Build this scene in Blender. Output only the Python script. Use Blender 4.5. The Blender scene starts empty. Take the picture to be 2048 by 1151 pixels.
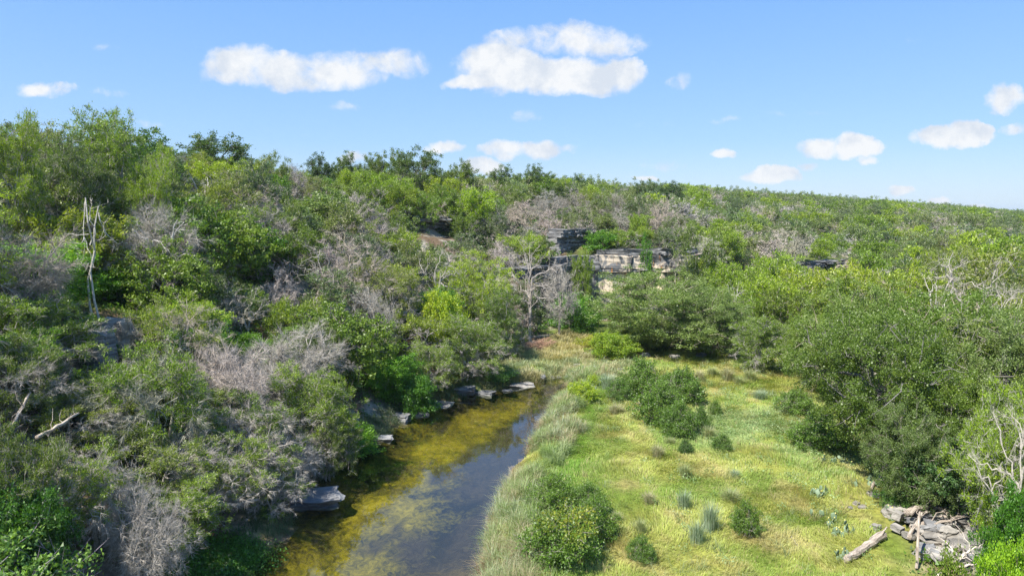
import bpy, math, random
import numpy as np
from math import radians, sin, cos, pi

R = np.random.default_rng(7)
random.seed(7)
sc = bpy.context.scene
COL = sc.collection

# ------------------------------------------------------------------ camera
CAM_H = 14.0
PITCH = radians(6.1)
cam_d = bpy.data.cameras.new('camera')
cam_d.sensor_width = 36.0
cam_d.lens = 36.0 * 1365 / 2048
cam_d.clip_start = 0.3
cam_d.clip_end = 20000
cam = bpy.data.objects.new('camera', cam_d)
COL.objects.link(cam)
cam.location = (0, 0, CAM_H)
cam.rotation_euler = (pi / 2 - PITCH, 0, 0)
sc.camera = cam

# ------------------------------------------------------------------ light
SUN_EL, SUN_AZ = radians(56), radians(-132)      # azimuth from +Y towards +X: from behind and left of the viewer
sdir = np.array([sin(SUN_AZ) * cos(SUN_EL), cos(SUN_AZ) * cos(SUN_EL), sin(SUN_EL)])
sun_d = bpy.data.lights.new('sun', 'SUN')
sun_d.energy = 5.0
sun_d.angle = radians(0.53)
sun_d.color = (1.0, 0.955, 0.88)
sun = bpy.data.objects.new('sun', sun_d)
COL.objects.link(sun)
sun.rotation_euler = (pi / 2 - SUN_EL, 0, math.atan2(sdir[1], sdir[0]) + pi / 2)

sc.view_settings.view_transform = 'Standard'
sc.view_settings.look = 'None'
sc.view_settings.gamma = 1.0
sc.view_settings.use_curve_mapping = False
sc.view_settings.exposure = 1.02
sc.render.engine = 'CYCLES'
cy = sc.cycles
cy.max_bounces = 6
cy.diffuse_bounces = 3
cy.glossy_bounces = 2
cy.transmission_bounces = 4
cy.transparent_max_bounces = 8
cy.caustics_reflective = False
cy.caustics_refractive = False
cy.use_denoising = True
try:
    cy.denoiser = 'OPENIMAGEDENOISE'
    cy.denoising_input_passes = 'RGB_ALBEDO_NORMAL'
    cy.denoising_prefilter = 'NONE'
except Exception:
    pass

def ray(px, py):
    u = (px - 1024) / 1365
    v = -(py - 575.5) / 1365
    return np.array([u, cos(PITCH) + v * sin(PITCH), -sin(PITCH) + v * cos(PITCH)])

# ------------------------------------------------------------------ world: Nishita sky and cumulus
world = bpy.data.worlds.new('World')
sc.world = world
world.use_nodes = True
nt = world.node_tree
for n in list(nt.nodes):
    nt.nodes.remove(n)
N = nt.nodes.new
L = nt.links.new
w_out = N('ShaderNodeOutputWorld')
w_bg = N('ShaderNodeBackground')
w_bg.inputs['Strength'].default_value = 0.15
L(w_bg.outputs[0], w_out.inputs[0])
sky = N('ShaderNodeTexSky')
sky.sky_type = 'NISHITA'
sky.sun_disc = False
sky.sun_elevation = SUN_EL
sky.sun_rotation = SUN_AZ % (2 * pi)
sky.altitude = 300
sky.air_density = 1.1
sky.dust_density = 0.5
sky.ozone_density = 1.6
tc = N('ShaderNodeTexCoord')
sep = N('ShaderNodeSeparateXYZ')
L(tc.outputs['Generated'], sep.inputs[0])

def M(op, a, b=None, c=None, clamp=False, tree=None):
    n = (tree or nt).nodes.new('ShaderNodeMath')
    n.operation = op
    n.use_clamp = clamp
    for i, v in enumerate((a, b, c)):
        if v is None:
            continue
        if isinstance(v, (int, float)):
            n.inputs[i].default_value = v
        else:
            (tree or nt).links.new(v, n.inputs[i])
    return n.outputs[0]

ysafe = M('MAXIMUM', sep.outputs['Y'], 0.05)
cu = M('DIVIDE', sep.outputs['X'], ysafe)
cv = M('DIVIDE', sep.outputs['Z'], ysafe)
comb = N('ShaderNodeCombineXYZ')
L(cu, comb.inputs[0]); L(cv, comb.inputs[1])
def wnoise(scale, detail, rough, src, dist=0.0):
    n = N('ShaderNodeTexNoise')
    n.inputs['Scale'].default_value = scale
    n.inputs['Detail'].default_value = detail
    n.inputs['Roughness'].default_value = rough
    n.inputs['Distortion'].default_value = dist
    L(src, n.inputs['Vector'])
    return n
n1 = wnoise(11, 9, 0.62, comb.outputs[0])
off = N('ShaderNodeVectorMath'); off.operation = 'SUBTRACT'
L(n1.outputs['Color'], off.inputs[0]); off.inputs[1].default_value = (0.5, 0.5, 0.5)
offs = N('ShaderNodeVectorMath'); offs.operation = 'MULTIPLY'
L(off.outputs[0], offs.inputs[0]); offs.inputs[1].default_value = (0.075, 0.045, 0)
pos = N('ShaderNodeVectorMath'); pos.operation = 'ADD'
L(comb.outputs[0], pos.inputs[0]); L(offs.outputs[0], pos.inputs[1])
# px, py, half width, half height, density
CLOUDS = [
    (480, 128, 75, 42, 1.0), (560, 140, 80, 40, .9), (680, 138, 90, 40, .95), (790, 125, 70, 30, .8), (600, 160, 90, 22, .8), (425, 140, 40, 20, .5),
    (1000, 135, 80, 50, 1.3), (1090, 150, 110, 38, 1.3), (1180, 150, 90, 38, 1.2), (1240, 145, 45, 34, 1.2),
    (1150, 75, 90, 38, .8), (1230, 85, 60, 26, .7), (1020, 80, 55, 32, .6), (950, 165, 60, 16, 1.1),
    (85, 180, 55, 17, .8), (220, 190, 40, 10, .3), (295, 244, 30, 9, .25), (700, 218, 40, 12, .25),
    (890, 298, 40, 13, .9), (1010, 302, 50, 18, .9), (1080, 302, 45, 20, 1.0), (1135, 300, 22, 10, .5), (965, 335, 38, 18, 1.2),
    (1055, 230, 30, 12, .35), (1640, 298, 54, 22, 1.2), (1715, 293, 48, 25, 1.6), (1740, 320, 18, 9, .8),
    (1545, 352, 54, 17, 1.3), (1450, 310, 26, 11, 1.0), (1900, 270, 72, 21, 1.4), (1930, 258, 40, 23, 1.5),
    (2010, 198, 42, 28, 1.0), (2030, 256, 46, 12, .6), (1800, 382, 22, 10, 1.0), (1870, 404, 26, 9, 1.1),
    (1955, 420, 32, 8, .9), (1358, 165, 22, 17, .4), (1440, 245, 40, 9, .25), (1280, 355, 28, 6, .8), (1825, 78, 40, 14, .2),
    (210, 96, 25, 9, .2), (700, 316, 30, 10, .8), (2200, 150, 110, 45, 1.1), (2400, 260, 90, 30, 1.0), (-160, 120, 110, 40, 1.0),
    (-420, 230, 90, 30, .9), (400, -190, 130, 60, 1.0), (1500, -260, 160, 60, 1.0), (900, -420, 130, 60, .9), (2700, 60, 150, 50, 1.0),
    (1600, 222, 70, 8, .14), (560, 262, 90, 8, .10), (1320, 250, 60, 8, .14), (1620, 335, 22, 8, .5), (1330, 330, 60, 10, .25),
]
acc = None
for (px, py, a, b, dens) in CLOUDS:
    r = ray(px, py)
    u0, v0 = r[0] / r[1], r[2] / r[1]
    s = N('ShaderNodeVectorMath'); s.operation = 'SUBTRACT'
    L(pos.outputs[0], s.inputs[0]); s.inputs[1].default_value = (u0, v0, 0)
    m = N('ShaderNodeVectorMath'); m.operation = 'MULTIPLY'
    L(s.outputs[0], m.inputs[0]); m.inputs[1].default_value = (1365 / a / 1.22, 1365 / b / 1.12, 0)
    d = N('ShaderNodeVectorMath'); d.operation = 'DOT_PRODUCT'
    L(m.outputs[0], d.inputs[0]); L(m.outputs[0], d.inputs[1])
    f = M('SUBTRACT', 1.0, d.outputs['Value'])
    f = M('MULTIPLY', M('MAXIMUM', f, 0.0), dens)
    acc = f if acc is None else M('MAXIMUM', acc, f)
n2 = wnoise(26, 8, 0.62, comb.outputs[0], 0.4)
edge = M('MULTIPLY_ADD', M('SUBTRACT', n2.outputs['Fac'], 0.50), 1.7, acc)
edge = M('MULTIPLY', edge, M('MULTIPLY', acc, 5.0, None, True))
ef = N('ShaderNodeMapRange'); ef.interpolation_type = 'SMOOTHSTEP'
L(edge, ef.inputs[0]); ef.inputs[1].default_value = 0.0; ef.inputs[2].default_value = 0.85
mask = M('MULTIPLY', ef.outputs[0], 0.97)
front = M('GREATER_THAN', sep.outputs['Y'], 0.05)
mask = M('MULTIPLY', mask, front)
n3 = wnoise(18, 8, 0.62, comb.outputs[0])
shade = N('ShaderNodeMapRange')
L(n3.outputs['Fac'], shade.inputs[0])
shade.inputs[1].default_value = 0.38; shade.inputs[2].default_value = 0.56
cc = N('ShaderNodeMix'); cc.data_type = 'RGBA'
L(shade.outputs[0], cc.inputs[0])
cc.inputs[6].default_value = (2.4, 2.6, 2.9, 1)
cc.inputs[7].default_value = (3.15, 3.2, 3.25, 1)
# pale the sky a little, as the thin high veil in the photograph does
veil = N('ShaderNodeMix'); veil.data_type = 'RGBA'
veil.inputs[0].default_value = 0.85
L(sky.outputs[0], veil.inputs[6])
vr = N('ShaderNodeValToRGB')
L(M('MAXIMUM', sep.outputs['Z'], 0.0), vr.inputs[0])
vr.color_ramp.elements[0].position = 0.0; vr.color_ramp.elements[0].color = (1.65, 2.2, 2.8, 1)
vr.color_ramp.elements[1].position = 1.0; vr.color_ramp.elements[1].color = (.35, 1.2, 3.2, 1)
for p_, c_ in ((.10, (.98, 1.78, 3.05, 1)), (.32, (.56, 1.38, 3.1, 1))):
    e_ = vr.color_ramp.elements.new(p_); e_.color = c_
L(vr.outputs[0], veil.inputs[7])
cm = N('ShaderNodeMix'); cm.data_type = 'RGBA'
L(mask, cm.inputs[0]); L(veil.outputs[2], cm.inputs[6]); L(cc.outputs[2], cm.inputs[7])
L(cm.outputs[2], w_bg.inputs['Color'])
world.cycles.sampling_method = 'MANUAL'
world.cycles.sample_map_resolution = 256

# ------------------------------------------------------------------ helpers
def hash2(ix, iy, seed):
    n = (ix.astype(np.int64) * 374761393 + iy.astype(np.int64) * 668265263 + seed * 1442695041) & 0x7fffffff
    n = ((n ^ (n >> 13)) * 1274126177) & 0x7fffffff
    return ((n ^ (n >> 16)) & 0xffff) / 65535.0

def vnoise(x, y, seed=0):
    x = np.asarray(x, float); y = np.asarray(y, float)
    ix = np.floor(x); iy = np.floor(y)
    fx = x - ix; fy = y - iy
    fx = fx * fx * (3 - 2 * fx); fy = fy * fy * (3 - 2 * fy)
    a = hash2(ix, iy, seed); b = hash2(ix + 1, iy, seed)
    c = hash2(ix, iy + 1, seed); d = hash2(ix + 1, iy + 1, seed)
    return (a + (b - a) * fx) * (1 - fy) + (c + (d - c) * fx) * fy

def fbm(x, y, seed=0, octv=4, gain=0.5):
    s = 0; a = 1; t = 0
    x = np.asarray(x, float); y = np.asarray(y, float)
    for i in range(octv):
        s = s + a * vnoise(x, y, seed + i * 17); t += a; a *= gain
        x = x * 2.03 + 3.1; y = y * 2.03 + 7.7
    return s / t

def sstep(a, b, x):
    t = np.clip((np.asarray(x, float) - a) / (b - a), 0, 1)
    return t * t * (3 - 2 * t)

def norm(v):
    return v / np.maximum(np.linalg.norm(v, axis=-1, keepdims=True), 1e-9)

def mesh(name, V, F, mats, col=None, midx=None, smooth=False):
    """V (n,3), F: list of index arrays (each m x 3 or m x 4)."""
    me = bpy.data.meshes.new(name)
    V = np.ascontiguousarray(V, dtype=np.float32)
    me.vertices.add(len(V)); me.vertices.foreach_set('co', V.ravel())
    fl = [f for f in F if len(f)]
    tot = np.concatenate([np.full(len(f), f.shape[1], np.int32) for f in fl])
    idx = np.concatenate([f.ravel() for f in fl]).astype(np.int32)
    me.loops.add(len(idx)); me.loops.foreach_set('vertex_index', idx)
    me.polygons.add(len(tot))
    st = np.concatenate([[0], np.cumsum(tot)[:-1]]).astype(np.int32)
    me.polygons.foreach_set('loop_start', st)
    me.polygons.foreach_set('loop_total', tot)
    if midx is not None:
        me.polygons.foreach_set('material_index', np.asarray(midx, np.int32))
    me.polygons.foreach_set('use_smooth', np.full(len(tot), smooth))
    for m in mats:
        me.materials.append(m)
    if col is not None:
        a = me.attributes.new('col', 'FLOAT_COLOR', 'POINT')
        c = np.ones((len(V), 4), np.float32); c[:, :3] = col
        a.data.foreach_set('color', c.ravel())
    me.update(calc_edges=True)
    return me

def ob(name, me, parent=None, loc=(0, 0, 0), rz=0.0, scale=None, rot=None):
    o = bpy.data.objects.new(name, me)
    COL.objects.link(o)
    o.location = loc
    o.rotation_euler = rot if rot is not None else (0, 0, rz)
    if scale is not None:
        o.scale = scale if hasattr(scale, '__len__') else (scale,) * 3
    if parent is not None:
        o.parent = parent
    return o

def tag(o, label=None, cat=None, group=None, kind=None):
    if label: o['label'] = label
    if cat: o['category'] = cat
    if group: o['group'] = group
    if kind: o['kind'] = kind
    return o

# ------------------------------------------------------------------ terrain
FOOT = np.array([(-13.5, -80), (-13, 0), (-12.6, 26), (-12.6, 34), (-11.6, 40), (-9.8, 46), (-8.2, 51.5), (-4.5, 57), (-2.0, 63), (1, 75), (5, 88), (9.5, 96),
                 (24, 97), (38, 105), (49, 115), (62, 124), (90, 142), (135, 172), (300, 290), (900, 700), (3000, 2100)], float)
seg = FOOT[1:] - FOOT[:-1]
slen = np.linalg.norm(seg, axis=1)
FT = np.concatenate([[0], np.cumsum(slen)])
tP = {i: FT[i] for i in range(len(FOOT))}
# run of slope, height of plateau, share of the height taken by a cliff, along the foot line
TT = [tP[0], tP[2], tP[5], tP[8], tP[10], tP[11], tP[12], tP[13], tP[15], tP[17], tP[18], tP[19], tP[20]]
LL = [36, 36, 42, 40, 42, 50, 62, 75, 110, 140, 200, 300, 300]
HH = [17.5, 17.5, 17.5, 17.5, 17.5, 18.5, 19.5, 20, 20, 19, 15, 12, 12]
CT = [0, tP[9], tP[10], tP[11], tP[12] + 2, tP[13] - 4, tP[13] + 6, tP[14], tP[15], tP[15] + 8, 9999]
CC = [0, 0, .30, .46, .46, .20, .10, .24, .24, .06, 0]

def foot_sd(x, y):
    x = np.asarray(x, float).ravel(); y = np.asarray(y, float).ravel()
    best = np.full(x.shape, 1e18); T = np.zeros(x.shape); S = np.zeros(x.shape)
    for i in range(len(seg)):
        ax, ay = FOOT[i]; dx, dy = seg[i]
        t = np.clip(((x - ax) * dx + (y - ay) * dy) / slen[i] ** 2, 0, 1)
        qx = x - (ax + t * dx); qy = y - (ay + t * dy)
        d2 = qx * qx + qy * qy
        side = dx * qy - dy * qx
        m = d2 < best
        best = np.where(m, d2, best)
        T = np.where(m, FT[i] + t * slen[i], T)
        S = np.where(m, np.sign(side), S)
    return np.sqrt(best) * S, T

XL = np.array([(-80, -10.5), (20, -10.8), (26.4, -10.8), (30.4, -10.3), (33.8, -11.0), (39.5, -10.0), (43.7, -8.6), (48.2, -7.6), (51.7, -5.9), (55.2, -2.6), (57.7, 0.6), (59.0, 3.0), (60.5, 3.8)])
XR = np.array([(-80, -1.5), (20, -1.8), (26.4, -1.3), (31.4, -1.3), (34.4, -0.6), (38.5, 0.3), (43.6, 1.5), (48.4, 2.5), (55.2, 4.2), (58.5, 5.0), (60.5, 4.2)])
WATER_Z = -0.6

def creek_sd(x, y):
    """positive inside the creek: distance to the nearer bank."""
    wob = (fbm(x * 0 + 5, y * 0.5, 3, 3) - .5) * 0.9
    wob2 = (fbm(x * 0 + 9, y * 0.5, 4, 3) - .5) * 0.9
    xl = np.interp(y, XL[:, 0], XL[:, 1]) + wob
    xr = np.interp(y, XR[:, 0], XR[:, 1]) + wob2
    d = np.minimum(x - xl, xr - x)
    d = np.minimum(d, (60.3 - y))
    return d

def height(x, y):
    x = np.asarray(x, float); y = np.asarray(y, float); shp = x.shape
    xr_, yr_ = x.ravel(), y.ravel()
    s, t = foot_sd(xr_, yr_)
    s = s + (fbm(xr_ * .12, yr_ * .12, 11, 3) - .5) * 3.0 * sstep(2, 10, np.abs(s))
    Ls = np.interp(t, TT, LL); Hs = np.interp(t, TT, HH); c = np.interp(t, CT, CC)
    u = np.clip(s / Ls, 0, 1)
    prof = 1 - (1 - u) ** 1.55
    step = sstep(0.2, 1.6, s)
    hill = Hs * (c * step + (1 - c) * prof)
    hill = np.where(s > 0, hill, 0)
    # terraces, as limestone slopes weather
    ter = np.sin(hill * 2 * pi / 2.4) * 0.28 * sstep(1.5, 4, hill)
    rough = (fbm(xr_ * .25, yr_ * .25, 21, 4) - .5) * 1.3 * sstep(0, 4, s)
    beyond = np.maximum(s - Ls, 0)
    roll = (fbm(xr_ * .006, yr_ * .006, 31, 3) - .5) * 10 * sstep(20, 220, beyond) - 0.012 * np.minimum(beyond, 300)
    z = hill + ter + rough + roll
    # valley floor
    vf = (fbm(xr_ * .09, yr_ * .09, 41, 4) - .5) * 0.35 + sstep(18, 60, xr_) * 0.8 + sstep(110, 500, yr_) * 3
    z = z + vf * sstep(6, -2, s) + 0.1
    # far blue hills
    far = sstep(700, 1500, yr_) * sstep(200, 900, xr_) * (1 + 20 * fbm(xr_ * .0016, yr_ * .0016, 51, 3))
    z = z + far
    cd = creek_sd(xr_, yr_)
    bank = sstep(-1.6, 0.15, cd)
    bed = WATER_Z - 0.08 - 0.62 * sstep(0, 2.2, cd) + (fbm(xr_ * .5, yr_ * .5, 61, 3) - .5) * 0.18
    z = z * (1 - bank) + bed * bank
    # stony channel beyond the pool
    ch = np.exp(-((xr_ - np.interp(yr_, [58, 66, 76, 88], [5, 6, 7.5, 10])) / 2.2) ** 2) * sstep(57, 60, yr_) * sstep(90, 80, yr_)
    z = z - 0.3 * ch
    return z.reshape(shp)

def H1(x, y):
    return float(gheight(np.array([x]), np.array([y]))[0])

def G(px, py, zoff=0.0):
    """where the sight line through a pixel meets the ground"""
    r = ray(px, py)
    t = np.concatenate([np.linspace(15, 140, 1400), np.linspace(140.5, 900, 1200)])
    X, Y, Z = r[0] * t, r[1] * t, CAM_H + r[2] * t
    h = gheight(X, Y) + zoff
    k = np.argmax(Z < h)
    return np.array([X[k], Y[k], h[k] - zoff])

def at(px, py, d):
    """a ground point d metres away (horizontally) under pixel column px, and the height above ground that pixel row py reaches"""
    r = ray(px, py)
    t = d / math.hypot(r[0], r[1])
    x, y = r[0] * t, r[1] * t
    z0 = H1(x, y)
    return x, y, z0, CAM_H + r[2] * t - z0

def project(x, y, z):
    dy = y * cos(PITCH) - (z - CAM_H) * sin(PITCH)
    dz = y * sin(PITCH) + (z - CAM_H) * cos(PITCH)
    return 1024 + 1365 * x / dy, 575.5 - 1365 * dz / dy

# ------------------------------------------------------------------ materials
def newmat(name):
    m = bpy.data.materials.new(name)
    m.use_nodes = True
    t = m.node_tree
    for n in list(t.nodes):
        t.nodes.remove(n)
    o = t.nodes.new('ShaderNodeOutputMaterial')
    return m, t, o

def tnoise(t, scale, detail=4, rough=.55, coord='Object', dist=0.0, vec=None):
    n = t.nodes.new('ShaderNodeTexNoise')
    n.inputs['Scale'].default_value = scale
    n.inputs['Detail'].default_value = detail
    n.inputs['Roughness'].default_value = rough
    n.inputs['Distortion'].default_value = dist
    if vec is None:
        tcn = t.nodes.new('ShaderNodeTexCoord')
        vec = tcn.outputs[coord]
    t.links.new(vec, n.inputs['Vector'])
    return n

def ramp(t, fac, stops):
    r = t.nodes.new('ShaderNodeValToRGB')
    e = r.color_ramp.elements
    while len(e) < len(stops):
        e.new(0.5)
    for k, (p, c) in enumerate(stops):
        e[k].position = p
        e[k].color = (*c, 1) if len(c) == 3 else c
    t.links.new(fac, r.inputs[0])
    return r.outputs[0]

def mixc(t, fac, a, b, mode='MIX'):
    n = t.nodes.new('ShaderNodeMix'); n.data_type = 'RGBA'; n.blend_type = mode
    for inp, v in ((n.inputs[0], fac), (n.inputs[6], a), (n.inputs[7], b)):
        if isinstance(v, (int, float)): inp.default_value = v
        elif isinstance(v, tuple): inp.default_value = (*v, 1)
        else: t.links.new(v, inp)
    return n.outputs[2]

def foliage_mat(name, trans=0.32, gloss=0.05, use_obj=True):
    m, t, o = newmat(name)
    a = t.nodes.new('ShaderNodeAttribute'); a.attribute_name = 'col'
    c = a.outputs['Color']
    if use_obj:
        oi = t.nodes.new('ShaderNodeObjectInfo')
        c = mixc(t, 1.0, c, oi.outputs['Color'], 'MULTIPLY')
        rv = ramp(t, oi.outputs['Random'], [(0, (.70, .78, .86)), (.5, (1.04, 1.04, 1)), (1, (1.32, 1.2, .95))])
        c = mixc(t, 1.0, c, rv, 'MULTIPLY')
    d = t.nodes.new('ShaderNodeBsdfDiffuse'); t.links.new(c, d.inputs['Color'])
    tr = t.nodes.new('ShaderNodeBsdfTranslucent')
    c2 = mixc(t, 1.0, c, (1.25, 1.35, 0.5), 'MULTIPLY')
    t.links.new(c2, tr.inputs['Color'])
    mx = t.nodes.new('ShaderNodeMixShader'); mx.inputs[0].default_value = trans
    t.links.new(d.outputs[0], mx.inputs[1]); t.links.new(tr.outputs[0], mx.inputs[2])
    g = t.nodes.new('ShaderNodeBsdfGlossy'); g.inputs['Roughness'].default_value = .45
    mg = t.nodes.new('ShaderNodeMixShader'); mg.inputs[0].default_value = gloss
    t.links.new(mx.outputs[0], mg.inputs[1]); t.links.new(g.outputs[0], mg.inputs[2])
    t.links.new(mg.outputs[0], o.inputs[0])
    return m

MAT_LEAF = foliage_mat('foliage', .38, .035)
MAT_GRASS = foliage_mat('grass_blades', .30, .03, False)

def bark_mat():
    m, t, o = newmat('bark')
    a = t.nodes.new('ShaderNodeAttribute'); a.attribute_name = 'col'
    n = tnoise(t, 9, 4, .65)
    f = ramp(t, n.outputs['Fac'], [(.3, (.62, .6, .58)), (.7, (1.25, 1.22, 1.2))])
    c = mixc(t, 1.0, a.outputs['Color'], f, 'MULTIPLY')
    oi = t.nodes.new('ShaderNodeObjectInfo')
    c = mixc(t, .8, c, oi.outputs['Color'], 'MULTIPLY')
    d = t.nodes.new('ShaderNodeBsdfDiffuse'); d.inputs['Roughness'].default_value = .6
    t.links.new(c, d.inputs['Color'])
    t.links.new(d.outputs[0], o.inputs[0])
    return m
MAT_BARK = bark_mat()

def log_mat():
    m, t, o = newmat('weathered_wood')
    tcn = t.nodes.new('ShaderNodeTexCoord')
    mp = t.nodes.new('ShaderNodeMapping'); mp.inputs['Scale'].default_value = (1.2, 14, 14)
    t.links.new(tcn.outputs['Object'], mp.inputs[0])
    n = tnoise(t, 1.6, 5, .65, vec=mp.outputs[0], dist=.5)
    c = ramp(t, n.outputs['Fac'], [(.32, (.10, .075, .055)), (.5, (.34, .28, .22)), (.72, (.56, .49, .41))])
    p = t.nodes.new('ShaderNodeBsdfPrincipled'); p.inputs['Roughness'].default_value = .9
    t.links.new(c, p.inputs['Base Color'])
    b = t.nodes.new('ShaderNodeBump'); b.inputs['Strength'].default_value = .8; b.inputs['Distance'].default_value = .04
    t.links.new(n.outputs['Fac'], b.inputs['Height']); t.links.new(b.outputs[0], p.inputs['Normal'])
    t.links.new(p.outputs[0], o.inputs[0])
    return m
MAT_LOG = log_mat()

def rock_mat(name, base, dark, stain=None, layer=5.0):
    m, t, o = newmat(name)
    tcn = t.nodes.new('ShaderNodeTexCoord')
    geo = t.nodes.new('ShaderNodeNewGeometry')
    mp = t.nodes.new('ShaderNodeMapping'); mp.inputs['Scale'].default_value = (.5, .5, layer)
    t.links.new(geo.outputs['Position'], mp.inputs[0])
    n = tnoise(t, 1.1, 7, .66, vec=mp.outputs[0], dist=.4)
    n2_ = tnoise(t, .55, 5, .6, vec=geo.outputs['Position'])
    c = ramp(t, n.outputs['Fac'], [(.30, dark), (.46, tuple(.62 * v for v in base)), (.60, base), (.78, tuple(min(1, 1.3 * v) for v in base))])
    g = ramp(t, n2_.outputs['Fac'], [(.35, (.62, .63, .66)), (.6, (1.05, 1.02, .98))])
    c = mixc(t, 1.0, c, g, 'MULTIPLY')
    if stain:
        n3_ = tnoise(t, .62, 6, .7, vec=geo.outputs['Position'], dist=.9)
        f = ramp(t, n3_.outputs['Fac'], [(.50, (0, 0, 0)), (.56, (1, 1, 1))])
        c = mixc(t, f, c, stain[0])
        mp2 = t.nodes.new('ShaderNodeMapping'); mp2.inputs['Scale'].default_value = (1.6, 1.6, .22)
        t.links.new(geo.outputs['Position'], mp2.inputs[0])
        n4_ = tnoise(t, 1.0, 5, .6, vec=mp2.outputs[0])
        f2 = ramp(t, n4_.outputs['Fac'], [(.60, (0, 0, 0)), (.66, (.85, .85, .85))])
        c = mixc(t, f2, c, stain[1])
        f3 = ramp(t, n4_.outputs['Fac'], [(.36, (.85, .85, .85)), (.455, (0, 0, 0))])
        c = mixc(t, f3, c, (.06, .06, .062))
    p = t.nodes.new('ShaderNodeBsdfPrincipled'); p.inputs['Roughness'].default_value = .93
    p.inputs['Specular IOR Level'].default_value = .15
    t.links.new(c, p.inputs['Base Color'])
    b = t.nodes.new('ShaderNodeBump'); b.inputs['Strength'].default_value = .9; b.inputs['Distance'].default_value = .12
    t.links.new(n.outputs['Fac'], b.inputs['Height']); t.links.new(b.outputs[0], p.inputs['Normal'])
    t.links.new(p.outputs[0], o.inputs[0])
    return m
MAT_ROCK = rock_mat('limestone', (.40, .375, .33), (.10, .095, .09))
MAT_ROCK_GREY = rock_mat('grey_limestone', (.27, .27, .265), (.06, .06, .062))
MAT_CLIFF_PALE = rock_mat('pale_stained_limestone', (.47, .44, .385), (.10, .095, .09), ((.78, .62, .45), (.50, .25, .09)), 1.2)
MAT_CLIFF = rock_mat('stained_limestone', (.30, .295, .28), (.055, .055, .058), ((.60, .50, .38), (.42, .20, .07)), 1.0)

def ground_mat(name, bump=.25):
    m, t, o = newmat(name)
    a = t.nodes.new('ShaderNodeAttribute'); a.attribute_name = 'col'
    n = tnoise(t, 3.2, 8, .7)
    n_b = tnoise(t, .7, 5, .6)
    f = ramp(t, n.outputs['Fac'], [(.32, (.50, .50, .50)), (.68, (1.45, 1.42, 1.35))])
    c = mixc(t, 1.0, a.outputs['Color'], f, 'MULTIPLY')
    f2 = ramp(t, n_b.outputs['Fac'], [(.35, (.78, .82, .8)), (.65, (1.2, 1.15, 1.1))])
    c = mixc(t, 1.0, c, f2, 'MULTIPLY')
    d = t.nodes.new('ShaderNodeBsdfDiffuse'); t.links.new(c, d.inputs['Color'])
    b = t.nodes.new('ShaderNodeBump'); b.inputs['Strength'].default_value = bump; b.inputs['Distance'].default_value = .15
    t.links.new(n.outputs['Fac'], b.inputs['Height']); t.links.new(b.outputs[0], d.inputs['Normal'])
    t.links.new(d.outputs[0], o.inputs[0])
    return m
MAT_MEADOW = ground_mat('meadow_soil')
MAT_HILL = ground_mat('hillside_soil', .6)

def bed_mat():
    m, t, o = newmat('algae_bed')
    geo = t.nodes.new('ShaderNodeNewGeometry')
    P = geo.outputs['Position']
    mp = t.nodes.new('ShaderNodeMapping'); mp.inputs['Scale'].default_value = (1, .7, 1); mp.inputs['Rotation'].default_value = (0, 0, .3)
    t.links.new(P, mp.inputs[0])
    big = tnoise(t, .32, 5, .62, vec=mp.outputs[0], dist=.7)
    fine = tnoise(t, 2.6, 8, .72, vec=mp.outputs[0], dist=1.2)
    a = t.nodes.new('ShaderNodeAttribute'); a.attribute_name = 'col'   # x: share of algae
    sp = t.nodes.new('ShaderNodeSeparateXYZ'); t.links.new(a.outputs['Color'], sp.inputs[0])
    k = M('ADD', M('MULTIPLY', big.outputs['Fac'], .9, tree=t), M('MULTIPLY', M('SUBTRACT', fine.outputs['Fac'], .25, tree=t), .95, tree=t), tree=t)
    k = M('ADD', k, M('SUBTRACT', sp.outputs[0], .5, tree=t), tree=t)
    c = ramp(t, k, [(.48, (.022, .019, .010)), (.58, (.060, .050, .014)), (.68, (.115, .092, .014)), (.80, (.19, .148, .016)), (.99, (.30, .235, .03))])
    sand = ramp(t, fine.outputs['Fac'], [(.3, (.022, .018, .011)), (.7, (.068, .052, .032))])
    c = mixc(t, sp.outputs[1], c, sand)
    d = t.nodes.new('ShaderNodeBsdfDiffuse'); t.links.new(c, d.inputs['Color'])
    b = t.nodes.new('ShaderNodeBump'); b.inputs['Strength'].default_value = .5; b.inputs['Distance'].default_value = .15
    t.links.new(fine.outputs['Fac'], b.inputs['Height']); t.links.new(b.outputs[0], d.inputs['Normal'])
    t.links.new(d.outputs[0], o.inputs[0])
    return m
MAT_BED = bed_mat()

def water_mat():
    m, t, o = newmat('creek_water')
    geo = t.nodes.new('ShaderNodeNewGeometry')
    n = tnoise(t, 1.7, 3, .5, vec=geo.outputs['Position'])
    b = t.nodes.new('ShaderNodeBump'); b.inputs['Strength'].default_value = .06; b.inputs['Distance'].default_value = .05
    t.links.new(n.outputs['Fac'], b.inputs['Height'])
    dt = t.nodes.new('ShaderNodeVectorMath'); dt.operation = 'DOT_PRODUCT'
    t.links.new(b.outputs[0], dt.inputs[0]); t.links.new(geo.outputs['Incoming'], dt.inputs[1])
    cosv = M('ABSOLUTE', dt.outputs['Value'], tree=t)
    inv = M('SUBTRACT', 1.0, cosv, tree=t)
    fres = M('MULTIPLY_ADD', M('POWER', inv, 3.7, tree=t), .94, .06, True, tree=t)
    tr = t.nodes.new('ShaderNodeBsdfTransparent'); tr.inputs['Color'].default_value = (.90, .93, .84, 1)
    g = t.nodes.new('ShaderNodeBsdfGlossy'); g.inputs['Roughness'].default_value = .02
    t.links.new(b.outputs[0], g.inputs['Normal'])
    mx = t.nodes.new('ShaderNodeMixShader')
    t.links.new(fres, mx.inputs[0]); t.links.new(tr.outputs[0], mx.inputs[1]); t.links.new(g.outputs[0], mx.inputs[2])
    t.links.new(mx.outputs[0], o.inputs[0])
    return m
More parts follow.
